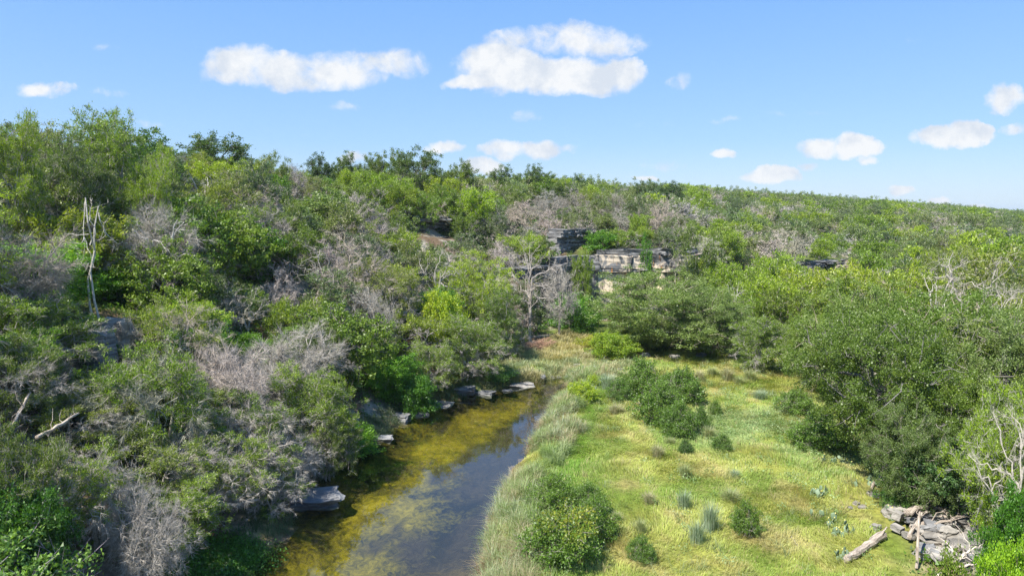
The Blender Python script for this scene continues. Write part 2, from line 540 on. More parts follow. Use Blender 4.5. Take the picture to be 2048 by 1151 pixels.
MAT_WATER = water_mat()

def solid_mat(name, col, var=.3, scale=6):
    m, t, o = newmat(name)
    n = tnoise(t, scale, 4, .6)
    c = ramp(t, n.outputs['Fac'], [(.3, tuple(v * (1 - var) for v in col)), (.7, tuple(v * (1 + var) for v in col))])
    p = t.nodes.new('ShaderNodeBsdfPrincipled'); p.inputs['Roughness'].default_value = .6
    t.links.new(c, p.inputs['Base Color']); t.links.new(p.outputs[0], o.inputs[0])
    return m
MAT_PAD = solid_mat('cactus_pad', (.15, .21, .12), .3, 9)
MAT_BUD = solid_mat('cactus_bud', (.55, .50, .16), .3, 9)

# ------------------------------------------------------------------ ground sheets
def coords(lo, hi, a, b, fine, growth=1.09):
    c = list(np.arange(a, b, fine))
    s = fine; x = b
    while x < hi:
        c.append(x); s *= growth; x += s
    c.append(hi)
    s = fine; x = a - fine
    while x > lo:
        c.insert(0, x); s *= growth; x -= s
    c.insert(0, lo)
    return np.array(c)

gx = coords(-3500, 5200, -42, 62, .55, 1.07)
gy = coords(-400, 7000, 16, 132, .6, 1.05)
GX, GY = np.meshgrid(gx, gy)
GZ = height(GX, GY)
nx, ny = len(gx), len(gy)
def gheight(x, y):
    """height of the built ground sheet, read back from its grid"""
    x = np.asarray(x, float); y = np.asarray(y, float)
    i = np.clip(np.searchsorted(gx, x, 'right') - 1, 0, nx - 2); j = np.clip(np.searchsorted(gy, y, 'right') - 1, 0, ny - 2)
    fx = np.clip((x - gx[i]) / (gx[i + 1] - gx[i]), 0, 1); fy = np.clip((y - gy[j]) / (gy[j + 1] - gy[j]), 0, 1)
    return (GZ[j, i] * (1 - fx) + GZ[j, i + 1] * fx) * (1 - fy) + (GZ[j + 1, i] * (1 - fx) + GZ[j + 1, i + 1] * fx) * fy
S_, T_ = foot_sd(GX, GY); S_ = S_.reshape(GX.shape)
CD = creek_sd(GX, GY)

def meadow_tone(x, y):
    """albedo of the meadow grass at a point: golden, yellow-green, fresh green and blue-green swathes"""
    a = fbm(x * .30, y * .30, 101, 5, .6); b = fbm(x * .8, y * .5, 111, 4, .6); c_ = fbm(x * .11 + 9, y * .11, 121, 3)
    green = np.array([.20, .265, .050]); yel = np.array([.32, .335, .085]); tan = np.array([.42, .335, .16]); blue = np.array([.225, .30, .125])
    w = sstep(.36, .58, a)[..., None]
    col = green * (1 - w) + yel * w
    w = (sstep(.50, .72, b) * sstep(.30, .5, a))[..., None] * .6
    col = col * (1 - w) + tan * w
    # paler blue-green weeds in the middle of the meadow
    mid = np.exp(-(((x - 15.5) / 6.0) ** 2 + ((y - 44) / 8) ** 2)) * sstep(.38, .55, c_)
    col = col * (1 - .85 * mid[..., None]) + blue * .85 * mid[..., None]
    # fresh green next to the reeds
    e = np.interp(y, XR[:, 0], XR[:, 1]) + 2.6
    g = np.exp(-((x - e - .8) / 1.1) ** 2)[..., None] * .8 * (y < 60)[..., None]
    col = col * (1 - g) + np.array([.13, .235, .03]) * g
    return col

def ground_color(x, y, s, cd):
    col = meadow_tone(x, y) * .62
    litter = np.array([.115, .085, .058]); rock = np.array([.30, .275, .235]); gr = np.array([.10, .13, .035]); dry = np.array([.36, .31, .15])
    n = fbm(x * .5, y * .5, 131, 4)[..., None]
    hillc = litter * (1 - sstep(.5, .62, n)) + rock * sstep(.5, .62, n)
    g2 = sstep(.50, .62, fbm(x * .21, y * .21, 141, 3))[..., None]
    hillc = hillc * (1 - g2) + gr * g2
    top = sstep(24, 36, s)[..., None] * .7 * sstep(.45, .55, fbm(x * .08, y * .08, 145, 3))[..., None]
    hillc = hillc * (1 - top) + dry * top
    # wooded valley floor under the oaks
    wood = np.maximum(sstep(68, 72, y + (x - 16) * .12), sstep(19.5, 22, x - (y - 36) * .42))
    w = np.maximum(sstep(-2.5, 0.5, s), wood)[..., None]
    col = col * (1 - w) + hillc * w
    farw = sstep(90, 150, np.hypot(x, y))[..., None] * (1 - top)
    col = col * (1 - farw) + (np.array([.095, .13, .035])) * farw
    mud = sstep(-1.0, -.2, cd)[..., None]
    col = col * (1 - mud) + np.array([.16, .12, .085]) * mud
    stony = (np.exp(-((x - 6.5) / 5.0) ** 2) * sstep(59, 61, y) * sstep(72, 67, y))[..., None] * .8
    col = col * (1 - stony) + np.array([.36, .29, .22]) * stony
    return col

GC = ground_color(GX, GY, S_, CD)
ii = np.arange(nx * ny).reshape(ny, nx)
quads = np.stack([ii[:-1, :-1], ii[:-1, 1:], ii[1:, 1:], ii[1:, :-1]], -1).reshape(-1, 4)
cx = .25 * (GX[:-1, :-1] + GX[1:, 1:] + GX[:-1, 1:] + GX[1:, :-1]).ravel()
cyy = .25 * (GY[:-1, :-1] + GY[1:, 1:] + GY[:-1, 1:] + GY[1:, :-1]).ravel()
scc, _ = foot_sd(cx, cyy); cdc = creek_sd(cx, cyy)
V_all = np.stack([GX, GY, GZ], -1).reshape(-1, 3)
C_all = GC.reshape(-1, 3)
# bed attribute: x algae share, y bare sand share
bx, by = GX.ravel(), GY.ravel()
alg = .40 + .10 * sstep(1, 4, CD.ravel()) - .20 * sstep(.55, .95, (bx - np.interp(by, XL[:, 0], XL[:, 1])) / np.maximum(.5, np.interp(by, XR[:, 0], XR[:, 1]) - np.interp(by, XL[:, 0], XL[:, 1])))
frac = (bx - np.interp(by, XL[:, 0], XL[:, 1])) / np.maximum(.5, np.interp(by, XR[:, 0], XR[:, 1]) - np.interp(by, XL[:, 0], XL[:, 1]))
sandw = sstep(.50, .80, frac - .06 + (fbm(bx * .45, by * .3, 151, 4, .6) - .5) * 1.5) * sstep(58, 54, by)
alg = np.where(by > 56, .45, alg)
B_att = np.stack([alg, sandw, 0 * alg], -1)

def sub_sheet(name, mask, mat, att, label=None):
    q = quads[mask]
    used, inv = np.unique(q.ravel(), return_inverse=True)
    me = mesh(name, V_all[used], [inv.reshape(-1, 4)], [mat], att[used], smooth=True)
    o = ob(name, me)
    tag(o, label, kind='structure')
    return o

is_bed = cdc > 0.05
is_hill = (~is_bed) & (scc > -.5)
is_far = (~is_bed) & (~is_hill) & (cyy > 160)
sub_sheet('creek_bed', is_bed, MAT_BED, B_att, 'creek bed with mats of yellow algae')
sub_sheet('hillside_ground', is_hill, MAT_HILL, C_all, 'stony wooded hillside ground')
sub_sheet('valley_ground', is_far, MAT_MEADOW, C_all, 'wooded ground of the far valley')
sub_sheet('meadow_ground', (~is_bed) & (~is_hill) & (~is_far), MAT_MEADOW, C_all, 'grassy meadow floor beside the creek')

wx0, wy0, wx1, wy1 = -14, -80, 7, 61.2
wm = mesh('creek_water', np.array([(wx0, wy0, WATER_Z), (wx1, wy0, WATER_Z), (wx1, wy1, WATER_Z), (wx0, wy1, WATER_Z)]), [np.array([[0, 1, 2, 3]])], [MAT_WATER])
tag(ob('creek_water', wm), 'clear shallow creek water', kind='structure')

# ------------------------------------------------------------------ plant builders
def tubes(P, Rr, sides):
    """P (B,K,3) centre lines, Rr (B,K) radii -> verts, quads"""
    B, K, _ = P.shape
    T = np.gradient(P, axis=1); T = norm(T)
    ref = np.zeros_like(T); ref[..., 0] = 0.31; ref[..., 1] = 0.95; ref[..., 2] = 0.07
    A = norm(np.cross(T, ref)); Bn = np.cross(T, A)
    ang = np.arange(sides) * 2 * pi / sides
    V = P[:, :, None, :] + Rr[:, :, None, None] * (np.cos(ang)[None, None, :, None] * A[:, :, None, :] + np.sin(ang)[None, None, :, None] * Bn[:, :, None, :])
    base = (np.arange(B) * K * sides)[:, None, None]
    k = (np.arange(K - 1) * sides)[None, :, None]
    s = np.arange(sides)[None, None, :]; s2 = (s + 1) % sides
    Q = np.stack([base + k + s, base + k + s2, base + k + sides + s2, base + k + sides + s], -1).reshape(-1, 4)
    return V.reshape(-1, 3), Q

def curves(rng, P0, P1, K, bend=.18, up=.12, wig=.06, start=None):
    """curved centre lines from P0 to P1"""
    B = len(P0); d = P1 - P0; ln = np.linalg.norm(d, axis=1, keepdims=True)
    ctrl = P0 + d * .45 + rng.normal(size=(B, 3)) * ln * bend
    if start is not None:
        ctrl = P0 + start * ln * .45 + rng.normal(size=(B, 3)) * ln * bend * .5
    ctrl[:, 2] += ln[:, 0] * up
    t = np.linspace(0, 1, K)[None, :, None]
    P = (1 - t) ** 2 * P0[:, None] + 2 * (1 - t) * t * ctrl[:, None] + t * t * P1[:, None]
    w = rng.normal(size=P.shape) * ln[:, None] * wig * (t * (1 - t) * 4)
    return P + w

def spikes(rng, base, d, ln, r):
    """thin three-sided tapering twigs"""
    B = len(base)
    d = norm(d)
    a = norm(np.cross(d, rng.normal(size=(B, 3)))); b = np.cross(d, a)
    ang = np.array([0, 2.1, 4.2])
    ring = base[:, None] + r[:, None, None] * (np.cos(ang)[None, :, None] * a[:, None] + np.sin(ang)[None, :, None] * b[:, None])
    tip = (base + d * ln[:, None])[:, None]
    V = np.concatenate([ring, tip], 1).reshape(-1, 3)
    o = (np.arange(B) * 4)[:, None]
    F = np.concatenate([o + np.array([0, 1, 3]), o + np.array([1, 2, 3]), o + np.array([2, 0, 3])])
    return V, F

def leaf_tris(rng, c, d, ln, w):
    B = len(c)
    side = norm(np.cross(d, rng.normal(size=(B, 3))))
    V = np.stack([c - side * w[:, None] / 2, c + side * w[:, None] / 2, c + d * ln[:, None]], 1).reshape(-1, 3)
    F = np.arange(B * 3).reshape(-1, 3)
    return V, F

PAL = {
    'juniper':   [(.100, .150, .022), (.150, .205, .026), (.065, .105, .025)],
    'juniper_y': [(.130, .190, .022), (.175, .235, .028), (.085, .130, .024)],
    'juniper_d': [(.090, .125, .034), (.125, .155, .046), (.060, .088, .028)],
    'dull':      [(.085, .118, .072), (.108, .138, .088), (.070, .092, .058)],
    'oak':       [(.075, .120, .026), (.095, .145, .034), (.052, .088, .024)],
    'oak_g':     [(.095, .135, .062), (.125, .165, .078), (.062, .092, .042)],
    'oak_dark':  [(.048, .078, .024), (.065, .100, .030), (.035, .058, .020)],
    'broad':     [(.075, .165, .020), (.110, .215, .026), (.045, .110, .018)],
    'broad_y':   [(.160, .230, .022), (.260, .290, .030), (.080, .150, .020)],
    'shrub':     [(.060, .115, .030), (.085, .145, .036), (.042, .078, .026)],
    'sage':      [(.150, .190, .115), (.180, .215, .140), (.105, .140, .080)],
    'gold':      [(.330, .270, .060), (.420, .330, .080), (.230, .230, .050)],
}
BARK = {'lichen': (.385, .36, .315), 'grey': (.25, .23, .20), 'pale': (.42, .395, .345), 'dark': (.13, .105, .085), 'white': (.56, .53, .49), 'brown': (.20, .13, .09)}

def tree(seed, H, Rr, cz=.55, low=.12, stems=1, n1=9, n2=60, nt=6, per=60, leaf=(.14, .05), spread=.17, clump=.45, dead=0.0,
         pal='juniper', bark='grey', mode='spray', twig=10, r0=.16, flat=.75, lump=.3, fork=.35, sides=6, K=5, lean=(0, 0), drop=0.0, shell=.6,
         twiglen=(.25, .6), twigr=.009, topy=0.0, wig=.06):
    """returns dict part -> (V, faces, col). Crown is an uneven shell of leaf clumps carried on real limbs."""
    rng = np.random.default_rng(seed)
    c0 = np.array([lean[0] * .6, lean[1] * .6, H * cz])
    up_r = H * (1 - cz); dn_r = H * (cz - low)
    ph = rng.uniform(0, 6.28, (6, 3)); fr = rng.normal(size=(6, 3)) * 2.4
    def radf(d):
        s = sum(np.sin(d @ fr[k] + ph[k, 0]) for k in range(6)) / 6
        return 1 + lump * 1.6 * s
    cand = norm(rng.normal(size=(n2 * 5, 3)))
    u = rng.uniform(shell, 1, len(cand)) ** .8
    rad = np.stack([np.full(len(cand), Rr), np.full(len(cand), Rr), np.where(cand[:, 2] > 0, up_r, dn_r)], 1)
    cp = cand * rad * (u * radf(cand))[:, None]
    # farthest-first pick with noise keeps clumps apart
    keep = [0]; dmin = np.linalg.norm(cp - cp[0], axis=1)
    for _ in range(n2 - 1):
        k = int(np.argmax(dmin * rng.uniform(.45, 1, len(cp)))); keep.append(k)
        dmin = np.minimum(dmin, np.linalg.norm(cp - cp[k], axis=1))
    P2 = cp[keep] + c0
    P2[:, 2] = np.maximum(P2[:, 2], H * .06)
    # primary limbs
    k1 = [int(rng.integers(n2))]; dm = np.linalg.norm(P2 - P2[k1[0]], axis=1)
    for _ in range(n1 - 1):
        k = int(np.argmax(dm)); k1.append(k); dm = np.minimum(dm, np.linalg.norm(P2 - P2[k], axis=1))
    asg = np.argmin(np.linalg.norm(P2[:, None] - P2[k1][None], axis=2), axis=1)
    cen = np.array([P2[asg == j].mean(0) if (asg == j).any() else P2[k1[j]] for j in range(n1)])
    st_base = np.zeros((stems, 3)); st_base[:, :2] = rng.normal(size=(stems, 2)) * (.12 if stems > 1 else 0) * Rr * .5
    st_top = c0[None] + rng.normal(size=(stems, 3)) * np.array([.22, .22, .08]) * Rr * (1 if stems > 1 else .3)
    st_top[:, 2] = H * (fork + .25) * rng.uniform(.9, 1.15, stems)
    org = st_base + (st_top - st_base) * fork / (fork + .25)
    sj = np.argmin(np.linalg.norm(cen[:, None, :2] - st_top[None, :, :2], axis=2), axis=1)
    f1 = rng.uniform(.45, 1.0, n1)
    o1 = st_base[sj] + (st_top[sj] - st_base[sj]) * f1[:, None]
    P1 = o1 + (cen - o1) * .62
    parts = {}
    bc = np.array(BARK[bark])
    # trunk and limbs
    sp = curves(rng, st_base, st_top, 7, .05, 0, .016)
    sr = r0 * np.linspace(1.0, .45, 7)[None] * np.ones((stems, 1)) / (stems ** .4)
    sr[:, 0] *= 1.35
    sp[:, 0, 2] -= .25
    V1, F1 = tubes(sp, sr, sides + 1)
    lp = curves(rng, o1, P1, 6, .12, .05, wig)
    lr = r0 * .5 * np.linspace(1, .45, 6)[None] * np.ones((n1, 1)) / (stems ** .3)
    V2, F2 = tubes(lp, lr, sides)
    Vt = np.concatenate([V1, V2]); Ft = np.concatenate([F1, F2 + len(V1)])
    parts['trunk'] = (Vt, [Ft], bc * rng.uniform(.8, 1.15, (len(Vt), 1)))
    # secondary branches
    st2 = norm(P1[asg] - o1[asg])
    bp = curves(rng, P1[asg], P2, K, .14, .06, wig, start=st2)
    br = r0 * (.30 if dead > .5 else .22) * np.linspace(1, .3, K)[None] * np.ones((n2, 1))
    V3, F3 = tubes(bp, br, max(3, sides - 2))
    # tips
    par = np.repeat(np.arange(n2), nt)
    sel = rng.integers(K // 2, K, len(par))
    tb = bp[par, sel]
    outd = norm(P2[par] - (c0 * np.array([1, 1, .6]))[None])
    tipv = outd * rng.uniform(.2, 1.0, (len(par), 1)) * clump + rng.normal(size=(len(par), 3)) * clump * np.array([1, 1, flat])
    tipv[:, 2] -= drop * rng.uniform(0, 1, len(par)) * clump
    tp = tb + tipv
    tl = curves(rng, tb, tp, 3, .12, .05, .05)
    tr_ = np.linspace(1, .35, 3)[None] * np.full((len(par), 1), max(.008, r0 * .055))
    V4, F4 = tubes(tl, tr_, 3)
    # which clumps are dead: more likely low and on one side
    sd = norm(rng.normal(size=3))
    score = (norm(P2 - c0) @ sd) * .5 + rng.normal(size=n2) * .4 - (P2[:, 2] - c0[2]) / H * 1.6
    isd = score > np.quantile(score, 1 - dead) if dead > 0 else np.zeros(n2, bool)
    if dead >= 1: isd[:] = True
    dpar = isd[par]
    Vl, Fl, Cl = [V3, V4], [F3, F4 + len(V3)], None
    tw = np.where(dpar, twig, max(1, twig // 2) if mode == 'spray' else 1)
    wi = np.repeat(np.arange(len(par)), tw)
    tr3 = []
    if len(wi):
        sb = tl[wi, rng.integers(1, 3, len(wi))]
        dd = norm(tipv[wi]) * .9 + rng.normal(size=(len(wi), 3)) * .42
        dd[:, 2] -= drop
        V5, F5 = spikes(rng, sb, dd, rng.uniform(*twiglen, len(wi)), np.full(len(wi), twigr))
        tr3 = [F5 + len(V3) + len(V4)]
        Vl.append(V5)
    Vb = np.concatenate(Vl)
    parts['branches'] = (Vb, [np.concatenate(Fl)] + tr3, bc * 1.12 * rng.uniform(.75, 1.2, (len(Vb), 1)))
    # leaves
    li = np.repeat(np.where(~dpar)[0], per)
    if len(li):
        c = tp[li] + rng.normal(size=(len(li), 3)) * spread * np.array([1, 1, .8])
        if mode == 'spray':
            d = norm(norm(tipv[li]) * .55 + rng.normal(size=(len(li), 3)) * .55 + np.array([0, 0, .5]))
        elif mode == 'hang':
            d = norm(rng.normal(size=(len(li), 3)) * .5 + np.array([0, 0, -.8]))
        else:
            d = norm(rng.normal(size=(len(li), 3)) + np.array([0, 0, .15]))
        s = rng.uniform(.65, 1.35, len(li))
        V6, F6 = leaf_tris(rng, c, d, leaf[0] * s, leaf[1] * s)
        pc = np.array(PAL[pal])
        cl2 = rng.uniform(.0, 1, n2)[par][li]
        mixv = np.clip(cl2 * .6 + rng.uniform(0, .4, len(li)), 0, 1)[:, None]
        cc_ = pc[0] * (1 - mixv) + pc[1] * mixv
        dk = (rng.uniform(0, 1, len(li)) < .25)[:, None]
        cc_ = 1.5 * np.where(dk, pc[2], cc_) * np.array([1.17, 1.16, .70]) * rng.uniform(.8, 1.2, (len(li), 1))
        if topy > 0:
            hz = sstep(.55, 1.0, c[:, 2] / H)[:, None] * topy * (rng.uniform(0, 1, (len(li), 1)) < .7)
            cc_ = cc_ * (1 - hz) + np.array([.36, .33, .03]) * hz
        parts['crown'] = (V6, [F6], np.repeat(cc_, 3, axis=0))
    return parts

def proto(name, p, merge=False):
    out = {}
    if merge:
        off = 0; Vs, Fs, Cs, mi = [], [], [], []
        for k, (V, F, C) in p.items():
            for f in F:
                Fs.append(f + off); mi.append(np.full(len(f), 1 if k == 'crown' else 0))
            Vs.append(V); Cs.append(C); off += len(V)
        out['all'] = mesh(name, np.concatenate(Vs), Fs, [MAT_BARK, MAT_LEAF], np.concatenate(Cs), np.concatenate(mi))
        return out
    for k, (V, F, C) in p.items():
        out[k] = mesh(name + '_' + k, V, F, [MAT_LEAF if k == 'crown' else MAT_BARK], C)
    return out

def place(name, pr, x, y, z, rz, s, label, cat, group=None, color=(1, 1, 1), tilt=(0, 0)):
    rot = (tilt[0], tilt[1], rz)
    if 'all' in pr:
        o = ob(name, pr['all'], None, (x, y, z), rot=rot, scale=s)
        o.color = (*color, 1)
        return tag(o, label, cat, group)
    e = bpy.data.objects.new(name, None); COL.objects.link(e)
    e.location = (x, y, z); e.rotation_euler = rot
    e.scale = s if hasattr(s, '__len__') else (s,) * 3
    e.empty_display_size = .2
    for k, me in pr.items():
        c = ob(k, me, e)
        c.color = (*color, 1)
    return tag(e, label, cat, group)

# ---- prototypes: each dict part -> mesh, with nominal (H, R)
PROTO = {}
def mk(key, H, Rr, merge=False, **kw):
    PROTO[key] = (proto(key, tree(H=H, Rr=Rr, **kw), merge), H, Rr)

jn = dict(mode='spray', cz=.5, low=.10, stems=4, n1=12, n2=105, nt=7, per=84, leaf=(.10, .045), spread=.13, clump=.34, twig=18, r0=.15, bark='lichen', shell=.35, lump=.5)
mk('juniper_near_a', 6, 2.7, seed=1, pal='juniper', dead=.22, **jn)
mk('juniper_near_b', 6, 2.9, seed=2, pal='juniper_d', dead=.34, **jn)
mk('juniper_near_c', 5.5, 2.9, seed=3, pal='juniper', dead=.62, **{**jn, 'twig': 22, 'drop': .25})
mk('juniper_near_y', 6, 2.5, seed=4, pal='juniper_y', dead=.06, **jn)
mk('juniper_dead_near', 5.5, 2.8, seed=5, pal='juniper', dead=1.0, **{**jn, 'twig': 20, 'bark': 'pale', 'twiglen': (.3, .9)})
on = dict(mode='leaf', cz=.56, low=.16, stems=1, n1=11, n2=130, nt=7, per=110, leaf=(.10, .08), spread=.20, clump=.50, twig=14, r0=.30, bark='grey', shell=.5, lump=.3, fork=.25)
mk('oak_near_a', 10, 5.0, seed=11, pal='oak', dead=.07, **on)
mk('oak_near_b', 10, 5.0, seed=12, pal='oak_g', dead=.10, **{**on, 'stems': 2})
mk('oak_far', 9, 4.6, seed=13, pal='oak_dark', dead=.04, **{**on, 'n2': 60, 'nt': 5, 'per': 60, 'leaf': (.20, .16), 'lump': .4, 'spread': .26, 'clump': .6, 'n1': 8, 'low': .25, 'sides': 5})
mk('oak_far_b', 9, 4.6, seed=14, pal='oak_dark', dead=.10, **{**on, 'n2': 46, 'nt': 5, 'per': 60, 'leaf': (.20, .16), 'lump': .5, 'spread': .26, 'clump': .55, 'n1': 7, 'low': .35, 'cz': .62, 'sides': 5})
mk('oak_mid', 7, 4.0, seed=15, pal='oak', dead=.08, **{**on, 'n2': 80, 'nt': 6, 'per': 40, 'leaf': (.20, .15), 'sides': 5, 'low': .05, 'cz': .5})
mk('oak_grey_mid', 6, 3.4, seed=16, pal='oak_g', dead=.06, **{**on, 'n2': 70, 'nt': 6, 'per': 36, 'leaf': (.20, .15), 'sides': 5, 'low': .05, 'cz': .5})
jm = {**jn, 'n2': 52, 'nt': 5, 'per': 72, 'leaf': (.165, .075), 'spread': .19, 'clump': .38, 'twig': 12, 'twigr': .014, 'lump': .6, 'sides': 4, 'stems': 3, 'n1': 8, 'K': 4, 'low': .04}
mk('juniper_mid_a', 5, 2.5, seed=21, pal='juniper', dead=.30, **jm)
mk('juniper_mid_b', 5, 2.5, seed=22, pal='juniper_d', dead=.42, **jm)
mk('juniper_mid_y', 5, 2.4, seed=23, pal='juniper_y', dead=.16, **jm)
mk('juniper_mid_dull', 4.6, 2.5, seed=24, pal='dull', dead=.58, **{**jm, 'twig': 16})
mk('juniper_mid_dead', 4.6, 2.5, seed=25, pal='dull', dead=1.0, **{**jm, 'twig': 20, 'bark': 'pale', 'twiglen': (.3, .9), 'twigr': .014})
jf = {**jn, 'n2': 52, 'nt': 4, 'per': 40, 'leaf': (.27, .13), 'spread': .24, 'clump': .45, 'lump': .5, 'twig': 5, 'twigr': .03, 'sides': 3, 'stems': 2, 'n1': 5, 'K': 3, 'low': .0, 'r0': .14}
mk('juniper_far_a', 4.6, 2.5, merge=True, seed=31, pal='juniper', dead=.05, **jf)
mk('juniper_far_y', 4.6, 2.5, merge=True, seed=32, pal='juniper_y', dead=.02, **jf)
mk('juniper_far_dull', 4.4, 2.5, merge=True, seed=33, pal='dull', dead=.35, **{**jf, 'twig': 7})
mk('juniper_far_dead', 4.4, 2.5, merge=True, seed=34, pal='dull', dead=.94, **{**jf, 'twig': 14, 'bark': 'pale'})
sh = dict(mode='leaf', cz=.45, low=.0, stems=5, n1=8, n2=60, nt=5, per=46, leaf=(.085, .06), spread=.11, clump=.22, twig=4, r0=.05, bark='grey', shell=.45, lump=.42, sides=4, K=4, fork=.3)
mk('shrub_a', 1.8, 1.2, seed=41, pal='shrub', dead=.03, **sh)
mk('shrub_y', 1.8, 1.2, seed=42, pal='shrub', dead=.03, topy=.55, **sh)
mk('shrub_b', 1.6, 1.2, seed=43, pal='broad_y', dead=.02, **sh)
mk('broad_near', 4.5, 2.2, seed=44, pal='broad', dead=.04, **{**sh, 'per': 100, 'leaf': (.10, .085), 'spread': .17, 'clump': .36, 'n2': 90, 'nt': 5, 'r0': .10})
mk('broad_yel', 4.5, 2.2, seed=45, pal='broad_y', dead=.05, **{**sh, 'per': 90, 'leaf': (.10, .085), 'spread': .17, 'clump': .36, 'n2': 80, 'nt': 5, 'r0': .10})
mk('broad_mid', 3.6, 2.0, seed=46, pal='broad', dead=.03, **{**sh, 'per': 50, 'leaf': (.16, .12), 'spread': .2, 'clump': .36, 'n2': 50, 'nt': 5, 'r0': .09})
mk('tall_pine', 8, 1.7, seed=47, pal='oak_dark', dead=.05, **{**jm, 'stems': 1, 'cz': .6, 'low': .12})
# bare snags with big visible limbs
sn = dict(mode='leaf', cz=.62, low=.30, stems=1, n1=9, n2=30, nt=5, per=1, leaf=(.1, .05), clump=.45, twig=7, r0=.19, shell=.6, lump=.4, dead=1.0, sides=6, K=6, fork=.35, twiglen=(.25, .9), twigr=.010, wig=.045)
mk('snag_a', 9, 3.0, seed=51, bark='white', **sn)
mk('snag_b', 9, 3.6, seed=52, bark='pale', **{**sn, 'stems': 2, 'n1': 8, 'n2': 22})
mk('snag_bushy', 7, 3.2, seed=53, bark='pale', **{**sn, 'n2': 70, 'nt': 7, 'twig': 12, 'low': .15, 'cz': .55})
mk('snag_few', 7, 2.2, seed=54, bark='white', **{**sn, 'n2': 9, 'n1': 5, 'nt': 3, 'twig': 4})
mk('snag_two', 11, 1.3, seed=55, bark='pale', **{**sn, 'stems': 2, 'n1': 4, 'n2': 8, 'nt': 3, 'twig': 4, 'cz': .8, 'low': .5, 'fork': .7, 'r0': .085, 'wig': .02, 'twiglen': (.2, .6)})

HEROES = []       # (x, y, r) of hand-placed plants, kept clear by the scatter

def hero(key, name, px, pytop, d, wpx, label, cat='tree', color=(1, 1, 1), rz=None, group=None, hmin=1.5, clear=.6, tilt=(0, 0), hs=1.0):
    """a plant whose crown centre stands in the pixel column px, reaching row pytop, d metres away, wpx pixels wide"""
    x, y, z0, h = at(px, pytop, d)
    h = max(h, hmin) * hs
    pr, H, Rr = PROTO[key]
    w = wpx * d / 1365 / (2 * Rr) * .93
    s = (w, w, h / H * .96)
    HEROES.append((x, y, w * Rr * clear))
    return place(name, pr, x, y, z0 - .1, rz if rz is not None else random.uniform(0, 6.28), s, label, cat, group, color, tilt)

def hero_g(key, name, px, pybase, hpx, wpx, label, cat='shrub', **kw):
    """the same, standing on the ground seen at (px, pybase), hpx pixels tall"""
    g = G(px, pybase)
    d = math.hypot(g[0], g[1])
    pr, H, Rr = PROTO[key]
    w = wpx * d / 1365 / (2 * Rr) * .93
    h = hpx * d / 1365 / .97
    s = (w, w, h / H)
    color = kw.get('color', (1, 1, 1))
    rr = w * Rr
    u = g[:2] / d
    x, y = g[0] + u[0] * rr * .75, g[1] + u[1] * rr * .75
    HEROES.append((x, y, rr * .8))
    return place(name, pr, x, y, H1(x, y) - .05, random.uniform(0, 6.28), s, label, cat, kw.get('group'), color)

# ------------------------------------------------------------------ rocks
def rock_arrays(seed, n=4, k=.45, rough=.16, flat_top=False, lay=0.0):
    rng = np.random.default_rng(seed)
    g = np.linspace(-1, 1, n + 1)
    key = {}; V = []; F = []
    def vid(p):
        q = tuple(np.round(p, 4))
        if q not in key:
            key[q] = len(V); V.append(p)
        return key[q]
    for ax in range(3):
        for sg in (-1, 1):
            for i in range(n):
                for j in range(n):
                    qd = []
                    for (a, b) in ((i, j), (i + 1, j), (i + 1, j + 1), (i, j + 1)):
                        p = np.zeros(3); p[ax] = sg; p[(ax + 1) % 3] = g[a]; p[(ax + 2) % 3] = g[b]
                        qd.append(vid(p))
                    F.append(qd if sg > 0 else qd[::-1])
    V = np.array(V)
    sph = norm(V) * 1.15
    V = V * (1 - k) + sph * k
    ph = rng.uniform(0, 6.28, (7, 3)); fr = rng.normal(size=(7, 3)) * 2.2
    dsp = sum(np.sin(V @ fr[q] + ph[q, 0]) for q in range(7)) / 7
    V = V * (1 + rough * 2.2 * dsp[:, None]) + rng.normal(size=V.shape) * rough * .25
    V[:, :2] *= (1 + lay * np.sin(V[:, 2:3] * 7 + ph[0, 1]))
    if flat_top:
        V[:, 2] = np.minimum(V[:, 2], .82 + .06 * rng.normal(size=len(V)))
    return V, np.array(F)
ROCKS = {}
def rock_me(kind, i, mat):
    k = (kind, i, mat.name)
    if k not in ROCKS:
        if kind == 'block': V, F = rock_arrays(100 + i, 5, .03, .09, False, .012)
        elif kind == 'slab': V, F = rock_arrays(200 + i, 5, .20, .17, True, .02)
        elif kind == 'boulder': V, F = rock_arrays(300 + i, 5, .55, .17)
        ROCKS[k] = mesh('%s_%d' % (kind, i), V, [F], [mat])
    return ROCKS[k]

def rock(name, kind, i, px, py, wpx, hm, label, mat=MAT_ROCK, cat='rock', aspect=.7, rz=None, group=None, sink=.35, dz=0, tilt=(0, 0), ground=True):
    g = G(px, py)
    d = math.hypot(g[0], g[1])
    w = wpx * d / 1365 / 2
    o = ob(name, rock_me(kind, i, mat), None, (g[0], g[1], max(g[2], WATER_Z - .1) + hm * (1 - 2 * sink) / 2 + dz), scale=(w, w * aspect, hm / 2), rot=(tilt[0], tilt[1], rz if rz is not None else random.uniform(-.4, .4)))
    HEROES.append((g[0], g[1], w * .8))
    return tag(o, label, cat, group)

